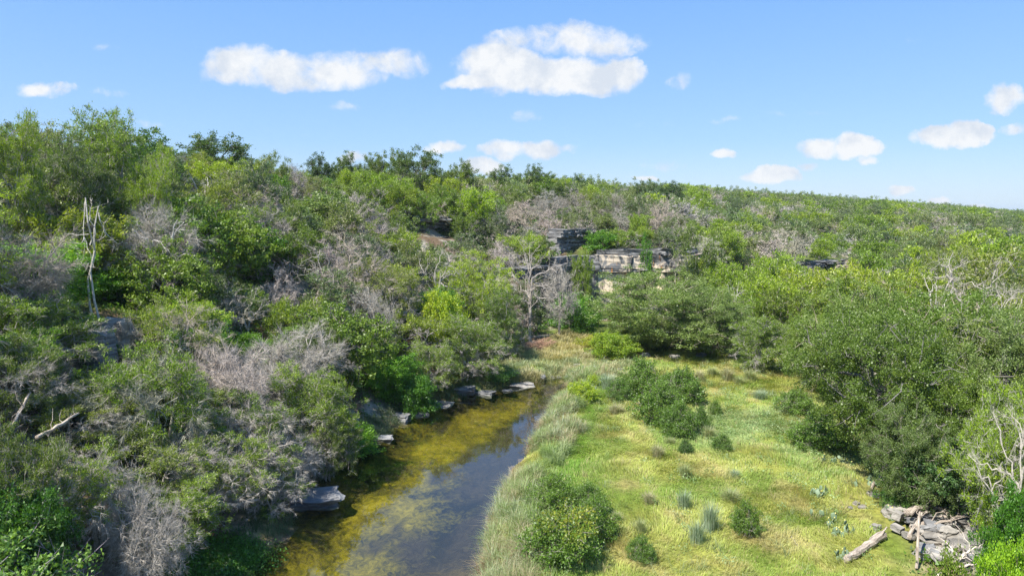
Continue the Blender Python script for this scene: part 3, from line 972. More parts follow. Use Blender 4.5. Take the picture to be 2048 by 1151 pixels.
def strata(name, label, pts, z0, layers, mat, seed=0, cat='cliff', back=1.2, piece='rock_block', wmin=1.1, wmax=2.8, kind='block', gap=.03):
    """a rock face of separate blocks laid in beds along a polyline; layers: (height, outset)"""
    rng = np.random.default_rng(seed)
    pts = np.array(pts, float)
    sl = np.linalg.norm(pts[1:] - pts[:-1], axis=1); ct = np.concatenate([[0], np.cumsum(sl)])
    e = bpy.data.objects.new(name, None); COL.objects.link(e)
    e.location = (pts[0][0], pts[0][1], z0)
    tag(e, label, cat)
    z = 0
    for lay_ in layers:
        lh, out = lay_[:2]
        lmat = lay_[2] if len(lay_) > 2 else mat
        wmn, wmx = lay_[3:5] if len(lay_) > 4 else (wmin, wmax)
        t = -rng.uniform(0, 1.0)
        while t < ct[-1]:
            w = rng.uniform(wmn, wmx)
            tm = min(max(t + w / 2, 0), ct[-1])
            k = min(int(np.searchsorted(ct, tm, 'right')) - 1, len(sl) - 1)
            f = (tm - ct[k]) / sl[k]
            p = pts[k] * (1 - f) + pts[k + 1] * f
            dr = (pts[k + 1] - pts[k]) / sl[k]
            nr = np.array([dr[1], -dr[0]])       # outward, towards the valley
            if kind == 'block' or rng.uniform() > .04:
                q = p + nr * (out - back + rng.normal() * (.10 if kind == 'block' else .16))
                o = ob(piece, rock_me(kind, int(rng.integers(8)), lmat), e,
                       (q[0] - e.location[0], q[1] - e.location[1], z + lh / 2 + rng.normal() * .03),
                       rot=(rng.normal() * .03, rng.normal() * .03, math.atan2(dr[1], dr[0]) + rng.normal() * .06 + (pi if rng.uniform() < .5 else 0)),
                       scale=(w / 2 * (1 - gap), back * rng.uniform(.85, 1.1), lh / 2 * (1 - gap * .8)))
            t += w
        z += lh
    return e

zc = H1(16, 94.5)
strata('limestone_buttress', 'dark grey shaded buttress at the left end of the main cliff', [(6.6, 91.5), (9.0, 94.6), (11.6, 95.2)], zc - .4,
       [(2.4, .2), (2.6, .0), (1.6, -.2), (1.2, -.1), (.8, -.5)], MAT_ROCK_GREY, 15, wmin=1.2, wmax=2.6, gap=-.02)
strata('limestone_cliff', 'pale tan limestone cliff face with orange stained band under a grey cap', [(12.7, 95.6), (18, 95.6), (23.0, 96.0), (25.6, 97.5)], zc - .9,
       [(1.9, .1), (1.9, -.1), (3.1, -.25, MAT_CLIFF_PALE, 3.0, 6.5), (.5, .25, MAT_CLIFF, 2.5, 5), (1.7, .1, MAT_CLIFF, 2.0, 5.5), (.9, -.5, MAT_ROCK_GREY, 2.5, 5)], MAT_CLIFF, 5, wmin=2.5, wmax=6.0, gap=-.05)
g = G(1155, 500)
zt = 12.6
strata('limestone_bluff', 'weathered grey bluff rising above the left end of the main cliff', [(7.2, 96.5), (9.0, 98.5), (11.5, 100)], zc + 7.4,
       [(.8, .2), (.9, 0), (.8, -.1), (.9, -.3), (.6, .1), (.5, .3)], MAT_ROCK_GREY, 6, wmin=.8, wmax=1.8)
def ledge(name, label, pxs, pys, layers, mat, seed, wmin=1.2, wmax=3.2, up=0.0, **kw):
    pp = [G(px, py) for px, py in zip(pxs, pys)]
    z0 = min(p[2] for p in pp)
    return strata(name, label, [(p[0], p[1]) for p in pp], z0 + up, layers, mat, seed, cat='rock ledge', piece='rock_slab', wmin=wmin, wmax=wmax, kind='slab', **kw)
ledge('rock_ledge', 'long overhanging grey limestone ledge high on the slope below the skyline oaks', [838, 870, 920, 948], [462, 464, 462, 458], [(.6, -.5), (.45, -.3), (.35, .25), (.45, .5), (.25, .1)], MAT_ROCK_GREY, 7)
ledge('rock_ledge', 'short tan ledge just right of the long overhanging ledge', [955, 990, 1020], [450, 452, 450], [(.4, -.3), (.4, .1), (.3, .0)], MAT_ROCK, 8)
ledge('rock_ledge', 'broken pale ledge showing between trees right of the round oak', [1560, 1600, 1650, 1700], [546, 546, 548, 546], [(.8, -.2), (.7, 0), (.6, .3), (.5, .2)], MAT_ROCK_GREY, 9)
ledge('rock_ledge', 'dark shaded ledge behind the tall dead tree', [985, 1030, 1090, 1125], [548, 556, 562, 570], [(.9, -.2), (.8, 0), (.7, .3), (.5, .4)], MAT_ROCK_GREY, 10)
ledge('rock_ledge', 'thin pale ledge on the left slope above the tall boulder', [215, 260, 310], [598, 592, 596], [(.22, 0), (.2, .2)], MAT_ROCK, 11, wmin=.8, wmax=2)
ledge('rock_ledge', 'low sunlit slab step on the crest beside a grassy gap', [585, 615, 640], [395, 398, 398], [(.3, 0), (.25, .1)], MAT_ROCK, 12)

# left outcrop
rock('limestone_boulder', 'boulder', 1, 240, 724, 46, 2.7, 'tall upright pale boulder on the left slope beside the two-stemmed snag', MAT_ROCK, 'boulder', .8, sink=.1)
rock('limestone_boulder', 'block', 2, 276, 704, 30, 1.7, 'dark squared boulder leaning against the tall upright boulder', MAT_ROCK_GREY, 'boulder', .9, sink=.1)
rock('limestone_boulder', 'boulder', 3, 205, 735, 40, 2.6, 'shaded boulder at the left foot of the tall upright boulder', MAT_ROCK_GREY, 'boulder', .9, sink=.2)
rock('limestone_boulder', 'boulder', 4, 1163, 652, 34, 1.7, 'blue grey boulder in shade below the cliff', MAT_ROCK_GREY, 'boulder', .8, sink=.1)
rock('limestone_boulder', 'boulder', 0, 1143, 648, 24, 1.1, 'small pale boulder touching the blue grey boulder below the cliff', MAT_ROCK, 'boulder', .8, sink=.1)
rock('limestone_slab', 'slab', 1, 1160, 668, 24, .6, 'pale flat stone in front of the boulders below the cliff', MAT_ROCK, 'rock', .8)
# the flat slab in the creek and bank stones
rock('limestone_slab', 'slab', 3, 630, 1012, 92, .6, 'big flat grey slab lying in the creek by the left bank', MAT_ROCK_GREY, 'rock', .72, rz=.25, sink=.25, dz=.16)
BANK = [(877, 811, 52, .35, 'long flat pale slab on the far left bank of the creek'), (838, 832, 36, .3, 'pale wedge stone left of the long bank slab'),
        (801, 836, 38, .6, 'dark shaded stone half under bushes on the bank'), (767, 880, 34, .4, 'grey stone at the water edge below the left bushes'),
        (708, 893, 40, .6, 'dim stone under overhanging brush on the left bank'), (968, 789, 38, .4, 'low grey stone at the water beside a grass tuft'),
        (930, 783, 40, .6, 'rounded grey stone under the bank bushes'), (1040, 772, 46, .5, 'broad pale layered boulder at the head of the pool'),
        (1080, 754, 20, .35, 'whitish stone at the very tip of the pool'), (1101, 756, 16, .3, 'small stone second from the tip of the pool'),
        (1118, 757, 14, .3, 'small tan stone third from the tip of the pool'), (1136, 757, 16, .4, 'small upright stone last in the row past the pool tip'),
        (985, 751, 16, .35, 'pale stone in the grass left of the pool head'), (1015, 792, 20, .25, 'small wet stone just off the layered boulder'),
        (1155, 733, 18, .35, 'stone in the dry gravel channel beyond the reeds'), (1172, 736, 22, .35, 'pale stone at the middle of the dry channel'),
        (1195, 735, 18, .3, 'small pink grey stone in the dry channel'), (1220, 737, 16, .3, 'last pale stone of the dry channel towards the meadow'),
        (1350, 716, 22, .5, 'pale stone in the shade under the round oak'), (1242, 740, 14, .3, 'stone at the meadow end of the dry channel'),
        (1402, 712, 20, .5, 'reddish grey stone in shade right of the round oak trunk'), (1290, 712, 20, .5, 'shaded stone left under the round oak')]
for k, (px, py, w, h, lab) in enumerate(BANK):
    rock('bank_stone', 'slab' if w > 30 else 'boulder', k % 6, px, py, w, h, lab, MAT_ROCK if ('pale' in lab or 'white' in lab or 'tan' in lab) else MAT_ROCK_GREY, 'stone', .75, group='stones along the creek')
# rubble pile at lower right
PILE = [(1822, 1010, 56, 1.0, 'boulder', 'whitish rounded boulder at the top left of the rock pile'), (1795, 1035, 40, .7, 'boulder', 'grey boulder at the left foot of the rock pile'),
        (1868, 1040, 70, .5, 'slab', 'flat grey slab under the crossed logs'), (1905, 1030, 60, .6, 'slab', 'grey slab behind the bundle of logs'),
        (1950, 1058, 66, .55, 'slab', 'layered pale slab at the right of the rock pile'), (1980, 1085, 50, .5, 'slab', 'tilted slab at the far right of the rock pile'),
        (1865, 1080, 56, .45, 'slab', 'pale slab below the crossed logs'), (1920, 1095, 52, .45, 'slab', 'broken slab in the lower middle of the pile'),
        (1885, 1108, 36, .35, 'slab', 'small orange tinted slab low in the pile'), (1960, 1118, 44, .4, 'slab', 'grey slab at the bottom right of the pile'),
        (1850, 1112, 34, .4, 'slab', 'small pale slab at the bottom left of the pile'), (1985, 1040, 40, .5, 'slab', 'slab half hidden at the right rear of the pile'),
        (1912, 1135, 34, .4, 'slab', 'lowest small slab of the pile'), (1752, 1058, 18, .3, 'boulder', 'white stone in grass left of the rock pile'),
        (1745, 990, 20, .2, 'slab', 'pale flat stone in the grass near the oak trunk'), (1712, 1008, 12, .15, 'slab', 'small whitish stone in the thin grass'),
        (1724, 1015, 14, .15, 'slab', 'small whitish stone closest to the grey cactus'), (1700, 1018, 10, .15, 'boulder', 'tiny grey stone in the meadow grass')]
for k, (px, py, w, h, kind, lab) in enumerate(PILE):
    rock('pile_stone', kind, k % 6, px, py, w * 1.0, h, lab, MAT_ROCK, 'rock', .75, rz=random.uniform(-.6, .6), tilt=(random.uniform(-.12, .12), random.uniform(-.12, .12)), group='stones of the rock pile', sink=.25, dz=(.25 if py < 1045 else .12) if w > 40 else 0)

pile_pending = {}
for k in range(44):
    px, py = random.uniform(1790, 1990), random.uniform(1010, 1140)
    if px < 1830 and py > 1090: px += 60
    lm_ = min([(1822, 1010, 'the whitish rounded boulder'), (1868, 1040, 'the slab under the crossed logs'), (1950, 1058, 'the layered pale slab'), (1865, 1080, 'the pale slab below the logs'),
               (1920, 1095, 'the broken middle slab'), (1960, 1118, 'the bottom right slab'), (1850, 1112, 'the small bottom left slab')], key=lambda q: (q[0] - px) ** 2 + (q[1] - py) ** 2)
    adj = ['grey flat', 'pale flat', 'grey angular', 'pale angular'][k % 4]
    o = rock('pile_stone', 'slab' if k % 4 < 2 else 'block', k % 6, px, py, random.uniform(14, 40), random.uniform(.2, .5), None, [MAT_ROCK_GREY, MAT_ROCK][k % 2], 'rock', random.uniform(.5, .9),
             rz=random.uniform(-1.5, 1.5), tilt=(random.uniform(-.3, .3), random.uniform(-.3, .3)), group='loose rubble stones of the rock pile', sink=.2, dz=random.uniform(0, .35))
    pile_pending.setdefault((adj, lm_[2]), []).append(((lm_[0] - px) ** 2 + (lm_[1] - py) ** 2, o))
for (adj, lm_), lst in pile_pending.items():
    lst.sort(key=lambda q: q[0])
    for k, (_, o) in enumerate(lst):
        o['label'] = '%s rubble stone %s to %s' % (adj, ['nearest', 'second nearest', 'third nearest', 'fourth nearest', 'fifth nearest', 'sixth nearest'][min(k, 5)], lm_)

# ------------------------------------------------------------------ logs
def log(label, p0, p1, r0, r1, z0=.2, z1=.2, name='fallen_log', stubs=3, mat=MAT_LOG, kinks=.014, broken=True):
    g0 = G(*p0); g1 = G(*p1)
    A = np.array([g0[0], g0[1], g0[2] + z0]); B = np.array([g1[0], g1[1], g1[2] + z1])
    ln = np.linalg.norm(B - A)
    rng = np.random.default_rng(int(p0[0] * 7 + p1[1]))
    e = bpy.data.objects.new(name, None); COL.objects.link(e); e.location = A
    dx = (B - A) / ln
    e.rotation_euler = (0, -math.asin(dx[2]), math.atan2(dx[1], dx[0]))
    tag(e, label, 'log')
    K = 10
    t = np.linspace(0, 1, K)
    P = np.stack([t * ln, np.zeros(K), np.zeros(K)], 1); P[1:-1] += rng.normal(size=(K - 2, 3)) * ln * kinks * np.array([.2, 1, 1])
    rr = np.interp(t, [0, 1], [r0, r1]) * rng.uniform(.93, 1.07, K)
    S = 9
    V, F = tubes(P[None], rr[None], S)
    V = V + norm(V - np.repeat(P, S, 0)) * (rng.normal(size=(len(V), 1)) * r0 * .10)
    n = len(V)
    V = np.concatenate([V, [P[0] - [r0 * .3, 0, 0], P[-1] + [r1 * .5, 0, 0]]])
    i = np.arange(S)
    caps = np.concatenate([np.stack([(i + 1) % S, i, np.full(S, n)], 1), np.stack([n - S + i, n - S + (i + 1) % S, np.full(S, n + 1)], 1)])
    ob('trunk', mesh('log_body', V, [F, caps], [mat]), e)
    for s in range(stubs):
        k = int(rng.integers(2, K - 1)); a = rng.uniform(-1.2, 1.2) + (0 if rng.uniform() < .5 else pi)
        d = np.array([.7, cos(a) * .8, abs(sin(a)) * .7 + .1]); L_ = rng.uniform(.3, 1.0)
        q = curves(rng, P[k][None], (P[k] + d * L_)[None], 5, .1, .0, .05)
        v, f = tubes(q, np.linspace(r1 * .5, r1 * .15, 5)[None], 5)
        ob('branch_stub', mesh('stub', v, [f], [mat]), e)
    HEROES.append((A[0], A[1], .5)); HEROES.append((B[0], B[1], .5))
    return e
log('thick stripped trunk lying in the meadow grass at the lower right', (1692, 1128), (1766, 1078), .14, .18, .16, .2, stubs=1, kinks=.008)
log('pale log leaning up steeply across the rock pile', (1815, 1045), (1868, 1012), .14, .10, .3, 1.1, stubs=1)
log('longest weathered log lying along the rock pile', (1812, 1052), (1950, 1012), .15, .09, .6, 1.0, stubs=3)
log('grey log behind the longest log on the rock pile', (1850, 1048), (2000, 1016), .12, .10, .6, .9, stubs=4)
log('dark log wedged low under the longest log', (1822, 1068), (1945, 1045), .11, .07, .35, .5, stubs=3)
log('slender pale trunk standing nearly upright in the rock pile', (1832, 1142), (1833, 1118), .055, .045, .1, 2.0, stubs=2, kinks=.004)
log('split grey log lying beside the longest log', (1818, 1060), (1930, 1020), .10, .07, .75, 1.1, stubs=3, kinks=.02)
log('thin bare pole lying across the back of the rock pile', (1868, 1075), (1990, 1045), .06, .04, .6, .8, stubs=4)
log('pale forked log sticking up from the back of the rock pile', (1905, 1040), (1960, 1015), .09, .05, .5, 1.5, stubs=4)
log('weathered log crossing over the split log', (1840, 1030), (1905, 1062), .10, .07, .9, .6, stubs=2)
log('bare root end log at the right end of the rock pile', (1935, 1072), (2005, 1040), .12, .07, .5, 1.0, stubs=5)
log('short stub log leaning behind the upright trunk', (1818, 1088), (1850, 1050), .09, .06, .3, .8, stubs=1)
log('thin dark branch leaning at the foot of the big right oak', (1742, 984), (1782, 930), .07, .04, .1, .7, stubs=2)
log('thin grey stick lying in the open meadow', (1579, 1072), (1597, 1096), .035, .02, .08, .06, stubs=1)
log('pale bare log on the shady slope at the far left edge', (2, 990), (72, 940), .07, .035, 1.4, 3.0, stubs=4)
log('pale log pointing right through brush at lower left', (82, 990), (168, 965), .075, .035, 2.2, 2.8, stubs=4)
log('long thin log under the lower left brush', (100, 1115), (180, 1085), .08, .05, 1.4, 1.9, stubs=2)
log('long grey fallen trunk running out of the brush towards the creek', (300, 1075), (520, 1045), .15, .06, .9, 1.1, stubs=7)
log('pale limb fallen across the slope below the crest', (640, 590), (700, 560), .10, .05, .8, 1.2, stubs=4)

# ------------------------------------------------------------------ prickly pear
rng_c = np.random.default_rng(77)
pv, pf = rock_arrays(900, 4, .98, .02)
ME_PAD = mesh('pad', pv * np.array([.5, .10, .58]) + np.array([0, 0, .5]), [pf], [MAT_PAD], smooth=True)
bv, bf = rock_arrays(901, 2, .9, .02)
ME_BUD = mesh('fruit', bv * .5, [bf], [MAT_BUD], smooth=True)
def cactus(px, py, wpx, n, label):
    g = G(px, py); d = math.hypot(g[0], g[1]); w = wpx * d / 1365
    e = bpy.data.objects.new('prickly_pear', None); COL.objects.link(e)
    e.location = g; tag(e, label, 'cactus', 'prickly pears in the meadow')
    pads = []
    for k in range(n):
        s = rng_c.uniform(.15, .23)
        if k < n * .5 or not pads:
            a = rng_c.uniform(0, 6.28); r = w / 2 * rng_c.uniform(0, 1)
            p = np.array([cos(a) * r, sin(a) * r * .7, 0])
        else:
            q, qs, ql = pads[int(rng_c.integers(len(pads)))]
            p = q + np.array([ql[0] * qs * .8, ql[1] * qs * .8, qs * .85])
        ln = rng_c.normal(size=2) * .35
        o = ob('pad', ME_PAD, e, p, rot=(ln[1] * -1, ln[0], rng_c.uniform(0, 3.14)), scale=s)
        pads.append((p, s, ln))
        if rng_c.uniform() < .4:
            ob('fruit', ME_BUD, e, p + np.array([ln[0] * s * .9, ln[1] * s * .9, s * 1.08]), scale=(.05, .05, .08))
    HEROES.append((g[0], g[1], w * .4))
for a in [(1650, 925, 50, 16, 'large prickly pear with yellow fruit beside the low dark bush'), (1628, 990, 56, 18, 'blue green prickly pear alone in the right half of the meadow'),
          (1692, 1070, 60, 18, 'prickly pear below the one with grey pads, left of the rock pile'), (1684, 1122, 40, 10, 'small prickly pear touching the thick fallen trunk'),
          (1778, 1035, 66, 20, 'broad prickly pear leaning on the left side of the rock pile'), (1736, 970, 56, 14, 'prickly pear near the foot of the right oak trunk'),
          (1664, 1056, 34, 9, 'small prickly pear left of the fruiting clump in the meadow'), (1598, 818, 44, 12, 'prickly pear against the dark shrub in the back of the meadow'),
          (1690, 930, 40, 10, 'prickly pear at the shade edge of the big right oak'), (1634, 1034, 24, 6, 'tiny grey prickly pear sunk in grass'),
          (1948, 1090, 30, 6, 'prickly pear with round green pads on the rock pile')]:
    cactus(*a)

# ------------------------------------------------------------------ trees that can be told apart
T = hero
Y1 = (1.15, 1.1, .9)
# skyline, from left to right
T('juniper_near_a', 'juniper_tree', 20, 252, 50, 110, 'thin topped juniper on the skyline at the far left edge')
T('juniper_near_b', 'juniper_tree', 110, 262, 55, 130, 'grey green juniper on the skyline next to the far left one')
T('juniper_near_a', 'juniper_tree', 205, 240, 60, 150, 'tallest green juniper of the left skyline')
T('oak_mid', 'live_oak', 285, 262, 72, 130, 'dark spreading oak just right of the tallest skyline juniper', color=(.85, .95, .9))
T('juniper_near_y', 'juniper_tree', 292, 297, 56, 90, 'bright yellow green juniper below the dark spreading skyline oak')
T('oak_far', 'live_oak', 428, 268, 90, 138, 'wide round dark oak standing alone on the left skyline')
T('juniper_mid_y', 'juniper_tree', 420, 318, 78, 75, 'bright green juniper in front of the lone skyline oak')
T('juniper_mid_y', 'juniper_tree', 485, 318, 86, 60, 'small bright juniper at the right foot of the lone skyline oak')
T('juniper_mid_b', 'juniper_tree', 545, 322, 88, 60, 'pointed juniper on the skyline between the lone oak and the low oaks')
T('juniper_mid_dull', 'juniper_tree', 520, 340, 76, 110, 'half bare greyish juniper under the pointed skyline juniper')
T('oak_far_b', 'live_oak', 640, 310, 108, 64, 'small dark round oak at the left end of the long skyline oak row')
T('oak_far_b', 'live_oak', 692, 308, 112, 66, 'airy oak second in the long skyline row')
T('oak_far_b', 'live_oak', 742, 312, 114, 56, 'slim oak showing sky through its crown in the skyline row')
T('oak_far', 'live_oak', 785, 302, 112, 78, 'dark oak joined to the left of the highest skyline oak')
T('oak_far', 'live_oak', 835, 297, 108, 100, 'highest and widest oak in the middle of the skyline', color=(1.15, 1.1, 1.1))
T('oak_far', 'live_oak', 922, 322, 112, 78, 'dark umbrella oak right of the highest skyline oak')
T('oak_far_b', 'live_oak', 1010, 334, 128, 80, 'flat topped oak on the skyline left of the gappy one')
T('oak_far_b', 'live_oak', 1075, 332, 132, 76, 'gappy flat oak with clumps standing apart on the skyline')
T('oak_far', 'live_oak', 1150, 350, 140, 60, 'low dark oak behind the slope where the skyline starts to fall')
T('tall_pine', 'evergreen_tree', 1126, 366, 116, 44, 'narrow dark upright evergreen on the upper slope above the cliff')
T('juniper_mid_y', 'juniper_tree', 735, 338, 96, 64, 'round bright green juniper under the airy skyline oaks')
T('juniper_mid_y', 'juniper_tree', 690, 336, 98, 50, 'small lime juniper left of the round bright one under the skyline')
T('juniper_mid_y', 'juniper_tree', 815, 352, 94, 70, 'bright juniper under the highest skyline oak')
T('oak_far', 'live_oak', 1300, 362, 190, 70, 'dark oak lump on the falling skyline above the cliff')
T('oak_far', 'live_oak', 1345, 364, 196, 50, 'small oak lump right of the other one above the cliff')
# left slope, middle band
T('oak_mid', 'live_oak', 355, 400, 55, 200, 'large mid green oak filling the middle of the left slope, its left half', color=(1.1, 1.1, 1))
T('oak_mid', 'live_oak', 455, 425, 58, 170, 'mid green oak right of the largest one on the left slope', color=(1.05, 1.05, 1))
T('oak_mid', 'live_oak', 330, 480, 49, 160, 'low green oak in front of the largest one on the left slope')
T('oak_grey_mid', 'live_oak', 655, 378, 80, 150, 'pale grey green round oak on the slope under the grassy crest gap')
T('oak_grey_mid', 'live_oak', 590, 410, 70, 110, 'grey green leafy tree left of the pale round oak')
T('snag_two', 'dead_tree', 184, 388, 43, 96, 'tall pale two-stemmed dead trunk with vines at its foot', rz=.6, color=(1.5, 1.5, 1.5))
T('juniper_dead_near', 'dead_juniper', 300, 402, 52, 150, 'drooping grey dead juniper right of the two-stemmed trunk', rz=1)
T('snag_few', 'dead_tree', 320, 400, 50, 130, 'bent pale snag with one long arm beside the drooping dead juniper', rz=.3)
T('snag_few', 'dead_tree', 408, 325, 72, 90, 'bare forked snag standing against the bright juniper near the skyline')
T('snag_bushy', 'dead_tree', 510, 400, 64, 90, 'fine twigged upright dead tree in the upper middle of the left slope')
T('snag_b', 'dead_tree', 625, 478, 58, 150, 'leaning pale dead tree with a wide fan of branches', tilt=(.1, .35), rz=0)
T('snag_b', 'dead_tree', 495, 555, 50, 100, 'white twisted dead crown with arching limbs above the grey brush', rz=1.2)
T('snag_bushy', 'dead_tree', 745, 565, 54, 110, 'grey tangled dead wood on the left of the shaggy green juniper')
T('snag_b', 'dead_tree', 875, 480, 66, 130, 'long bare branches reaching right above the lime juniper')
T('snag_a', 'dead_tree', 1060, 468, 73, 118, 'tallest grey dead tree with a pale straight trunk in the centre', rz=.9, color=(.66, .63, .6))
T('snag_bushy', 'dead_tree', 1120, 525, 78, 76, 'grey drooping dead crown left of the cliff', rz=2.2)
T('snag_few', 'dead_tree', 990, 560, 72, 60, 'second pale straight trunk left of the tallest dead tree')
T('juniper_near_b', 'juniper_tree', 770, 506, 60, 150, 'shaggy rounded green juniper left of the lime one')
T('juniper_near_y', 'juniper_tree', 960, 508, 68, 140, 'tall lime green juniper in the centre above the creek head')
T('juniper_near_a', 'juniper_tree', 1000, 590, 64, 110, 'olive juniper in front of the tall lime juniper')
T('broad_yel', 'broadleaf_shrub', 885, 575, 60, 90, 'yellow green leafy bush between the shaggy and lime junipers', 'shrub')
T('juniper_near_a', 'juniper_tree', 925, 640, 57, 150, 'spreading juniper leaning over the stones at the creek bend', tilt=(0, .15), rz=0)
T('juniper_near_a', 'juniper_tree', 860, 690, 53, 110, 'low juniper over the long flat bank slab')
T('broad_near', 'broadleaf_shrub', 780, 700, 51, 110, 'glossy green broadleaf bush above the bank slabs', 'shrub')
T('oak_mid', 'live_oak', 680, 610, 50, 190, 'big dark green tree in the centre left leaning over the creek')
T('juniper_near_b', 'juniper_tree', 620, 640, 46, 150, 'olive grey juniper behind the mass of dead twigs')
T('juniper_dead_near', 'dead_juniper', 560, 655, 43, 210, 'widest dead grey juniper, a mass of fine twigs on the left slope')
T('juniper_dead_near', 'dead_juniper', 470, 690, 41, 130, 'grey dead juniper on the left of the widest twig mass')
T('broad_yel', 'broadleaf_shrub', 350, 600, 45, 150, 'bright vine covered bush right of the tall boulder', 'shrub')
T('broad_near', 'broadleaf_shrub', 385, 640, 43, 110, 'dark leafed bush at the foot of the vine covered bush', 'shrub')
T('broad_near', 'broadleaf_shrub', 285, 655, 44, 64, 'leafy bush against the right side of the tall boulder', 'shrub', color=(.85, .85, .9), hmin=1.2)
T('broad_mid', 'broadleaf_shrub', 200, 690, 42, 60, 'dark bush at the left foot of the tall boulder', 'shrub', color=(.8, .85, .9), hmin=1.2)
T('broad_near', 'broadleaf_shrub', 225, 520, 50, 100, 'dark leafy bush right of the two-stemmed trunk', 'shrub')
T('broad_near', 'broadleaf_shrub', 50, 480, 44, 170, 'vine draped tree left of the two-stemmed trunk', 'shrub')
T('broad_yel', 'broadleaf_shrub', 105, 470, 45, 80, 'yellow green hanging vines over the vine draped tree', 'shrub')
T('broad_yel', 'broadleaf_shrub', 190, 625, 44, 46, 'small yellow green vine clump at the foot of the two-stemmed trunk', 'shrub')
# left foreground
LF = [('a', 60, 600, 38, 190, 'shaggy juniper with silvery twigs at the left edge below the vines', 'juniper_near_a'),
      ('a', 10, 660, 33, 170, 'grey twigged juniper cut by the left edge at mid height', 'juniper_near_b'),
      ('a', 235, 735, 37, 190, 'bright tipped juniper below the tall boulder', 'juniper_near_a'),
      ('a', 130, 770, 33, 190, 'silvery green juniper left of the bright tipped one', 'juniper_near_b'),
      ('a', 340, 745, 37, 180, 'feathery green juniper left of the dead twig mass', 'juniper_near_a'),
      ('a', 480, 800, 35, 210, 'half bare juniper with tangled grey limbs near the water', 'juniper_near_c'),
      ('a', 610, 745, 39, 170, 'bright edged juniper hanging over the creek bank', 'juniper_near_a'),
      ('a', 650, 810, 38, 110, 'dark low juniper at the water edge above the big slab', 'juniper_near_b'),
      ('a', 300, 850, 31, 220, 'broad juniper in the middle of the lower left thicket', 'juniper_near_b'),
      ('a', 420, 880, 32, 190, 'mostly bare juniper with drooping twigs in the lower left thicket', 'juniper_near_c'),
      ('a', 180, 900, 28, 190, 'pale twigged juniper low on the left', 'juniper_near_c'),
      ('a', 350, 970, 29, 200, 'juniper with bright tufts over the dark bank at the bottom left', 'juniper_near_a'),
      ('a', 540, 920, 33, 150, 'juniper with one long branch over the water beside the big slab', 'juniper_near_c'),
      ('a', 40, 830, 27, 160, 'dark juniper at the left edge above the bottom corner', 'juniper_near_b')]
for _, px, py, d, w, lab, key in LF:
    T(key, 'juniper_tree', px, py, d, w, lab)
T('juniper_dead_near', 'dead_juniper', 530, 850, 36, 150, 'grey brushy dead juniper between the thicket and the creek')
T('juniper_dead_near', 'dead_juniper', 270, 960, 27, 130, 'bare silvery dead juniper in the bottom left thicket')
T('shrub_a', 'low_shrub', 40, 1085, 24, 200, 'grey green shrub in the bottom left corner', 'shrub', color=(1.5, 1.4, 1.8), hmin=1.2)
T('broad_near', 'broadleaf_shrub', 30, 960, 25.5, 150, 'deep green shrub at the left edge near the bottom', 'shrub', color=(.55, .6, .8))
# under the bank
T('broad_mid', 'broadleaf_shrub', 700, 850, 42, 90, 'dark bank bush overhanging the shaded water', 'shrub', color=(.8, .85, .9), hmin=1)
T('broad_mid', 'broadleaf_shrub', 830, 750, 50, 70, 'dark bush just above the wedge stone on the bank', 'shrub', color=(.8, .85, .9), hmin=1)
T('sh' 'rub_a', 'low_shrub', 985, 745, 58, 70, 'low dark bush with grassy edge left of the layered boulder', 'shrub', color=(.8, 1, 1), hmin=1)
# valley right of the cliff
OK_ = 'round grey green oak'
T('oak_near_b', 'live_oak', 1345, 540, 72, 300, 'wide round grey green oak at the far edge of the meadow', color=(1.15, 1.12, 1.0), rz=4.2)
T('oak_near_b', 'live_oak', 1280, 622, 70, 140, 'left shoulder oak joined to the wide round oak')
T('oak_near_b', 'live_oak', 1425, 585, 70, 170, 'right shoulder oak joined to the wide round oak')
T('broad_yel', 'broadleaf_shrub', 1225, 660, 66, 90, 'yellow green willowy bush at the left skirt of the round oak', 'shrub', color=(.85, .9, 1))
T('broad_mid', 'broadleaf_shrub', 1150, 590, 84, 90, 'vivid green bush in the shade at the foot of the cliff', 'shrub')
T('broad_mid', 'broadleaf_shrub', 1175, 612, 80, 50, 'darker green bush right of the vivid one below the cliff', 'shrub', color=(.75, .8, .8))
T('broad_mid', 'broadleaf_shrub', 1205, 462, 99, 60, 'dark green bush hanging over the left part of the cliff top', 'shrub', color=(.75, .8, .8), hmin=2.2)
T('juniper_mid_a', 'juniper_tree', 1248, 456, 100, 70, 'green juniper leaning over the cliff top beside the hanging bush', hmin=2.4)
T('juniper_mid_b', 'juniper_tree', 1390, 478, 97, 90, 'shaggy juniper hiding the right end of the cliff')
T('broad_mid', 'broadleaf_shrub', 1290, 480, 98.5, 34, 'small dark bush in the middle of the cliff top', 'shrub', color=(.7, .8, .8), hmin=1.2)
T('juniper_mid_a', 'juniper_tree', 1160, 500, 93, 44, 'slender juniper in front of the shaded buttress', hmin=2.4)
T('juniper_mid_dull', 'juniper_tree', 1330, 462, 101, 60, 'thin olive juniper rooted on the cliff top', hmin=2)
for k, (px, py, d, w, lab) in enumerate([(1460, 520, 92, 90, 'lime juniper behind the right shoulder of the round oak'), (1530, 545, 88, 110, 'lime juniper in the middle of the bright valley clump'),
        (1590, 560, 84, 100, 'lime juniper in front of the broken ledge'), (1500, 590, 80, 80, 'yellow green juniper between the round oak and the bright clump'),
        (1400, 505, 100, 80, 'lime juniper just right of the cliff face'), (1655, 560, 90, 80, 'small lime juniper below the right end of the broken ledge')]):
    T('juniper_mid_y', 'juniper_tree', px, py, d, w, lab, color=(1.05, 1.05, 1))
T('juniper_near_y', 'juniper_tree', 1530, 630, 64, 110, 'feathery lime juniper standing at the far meadow corner', color=(.9, .92, 1))
T('snag_few', 'dead_tree', 1470, 545, 82, 46, 'small pale forked snag beside the lime junipers')
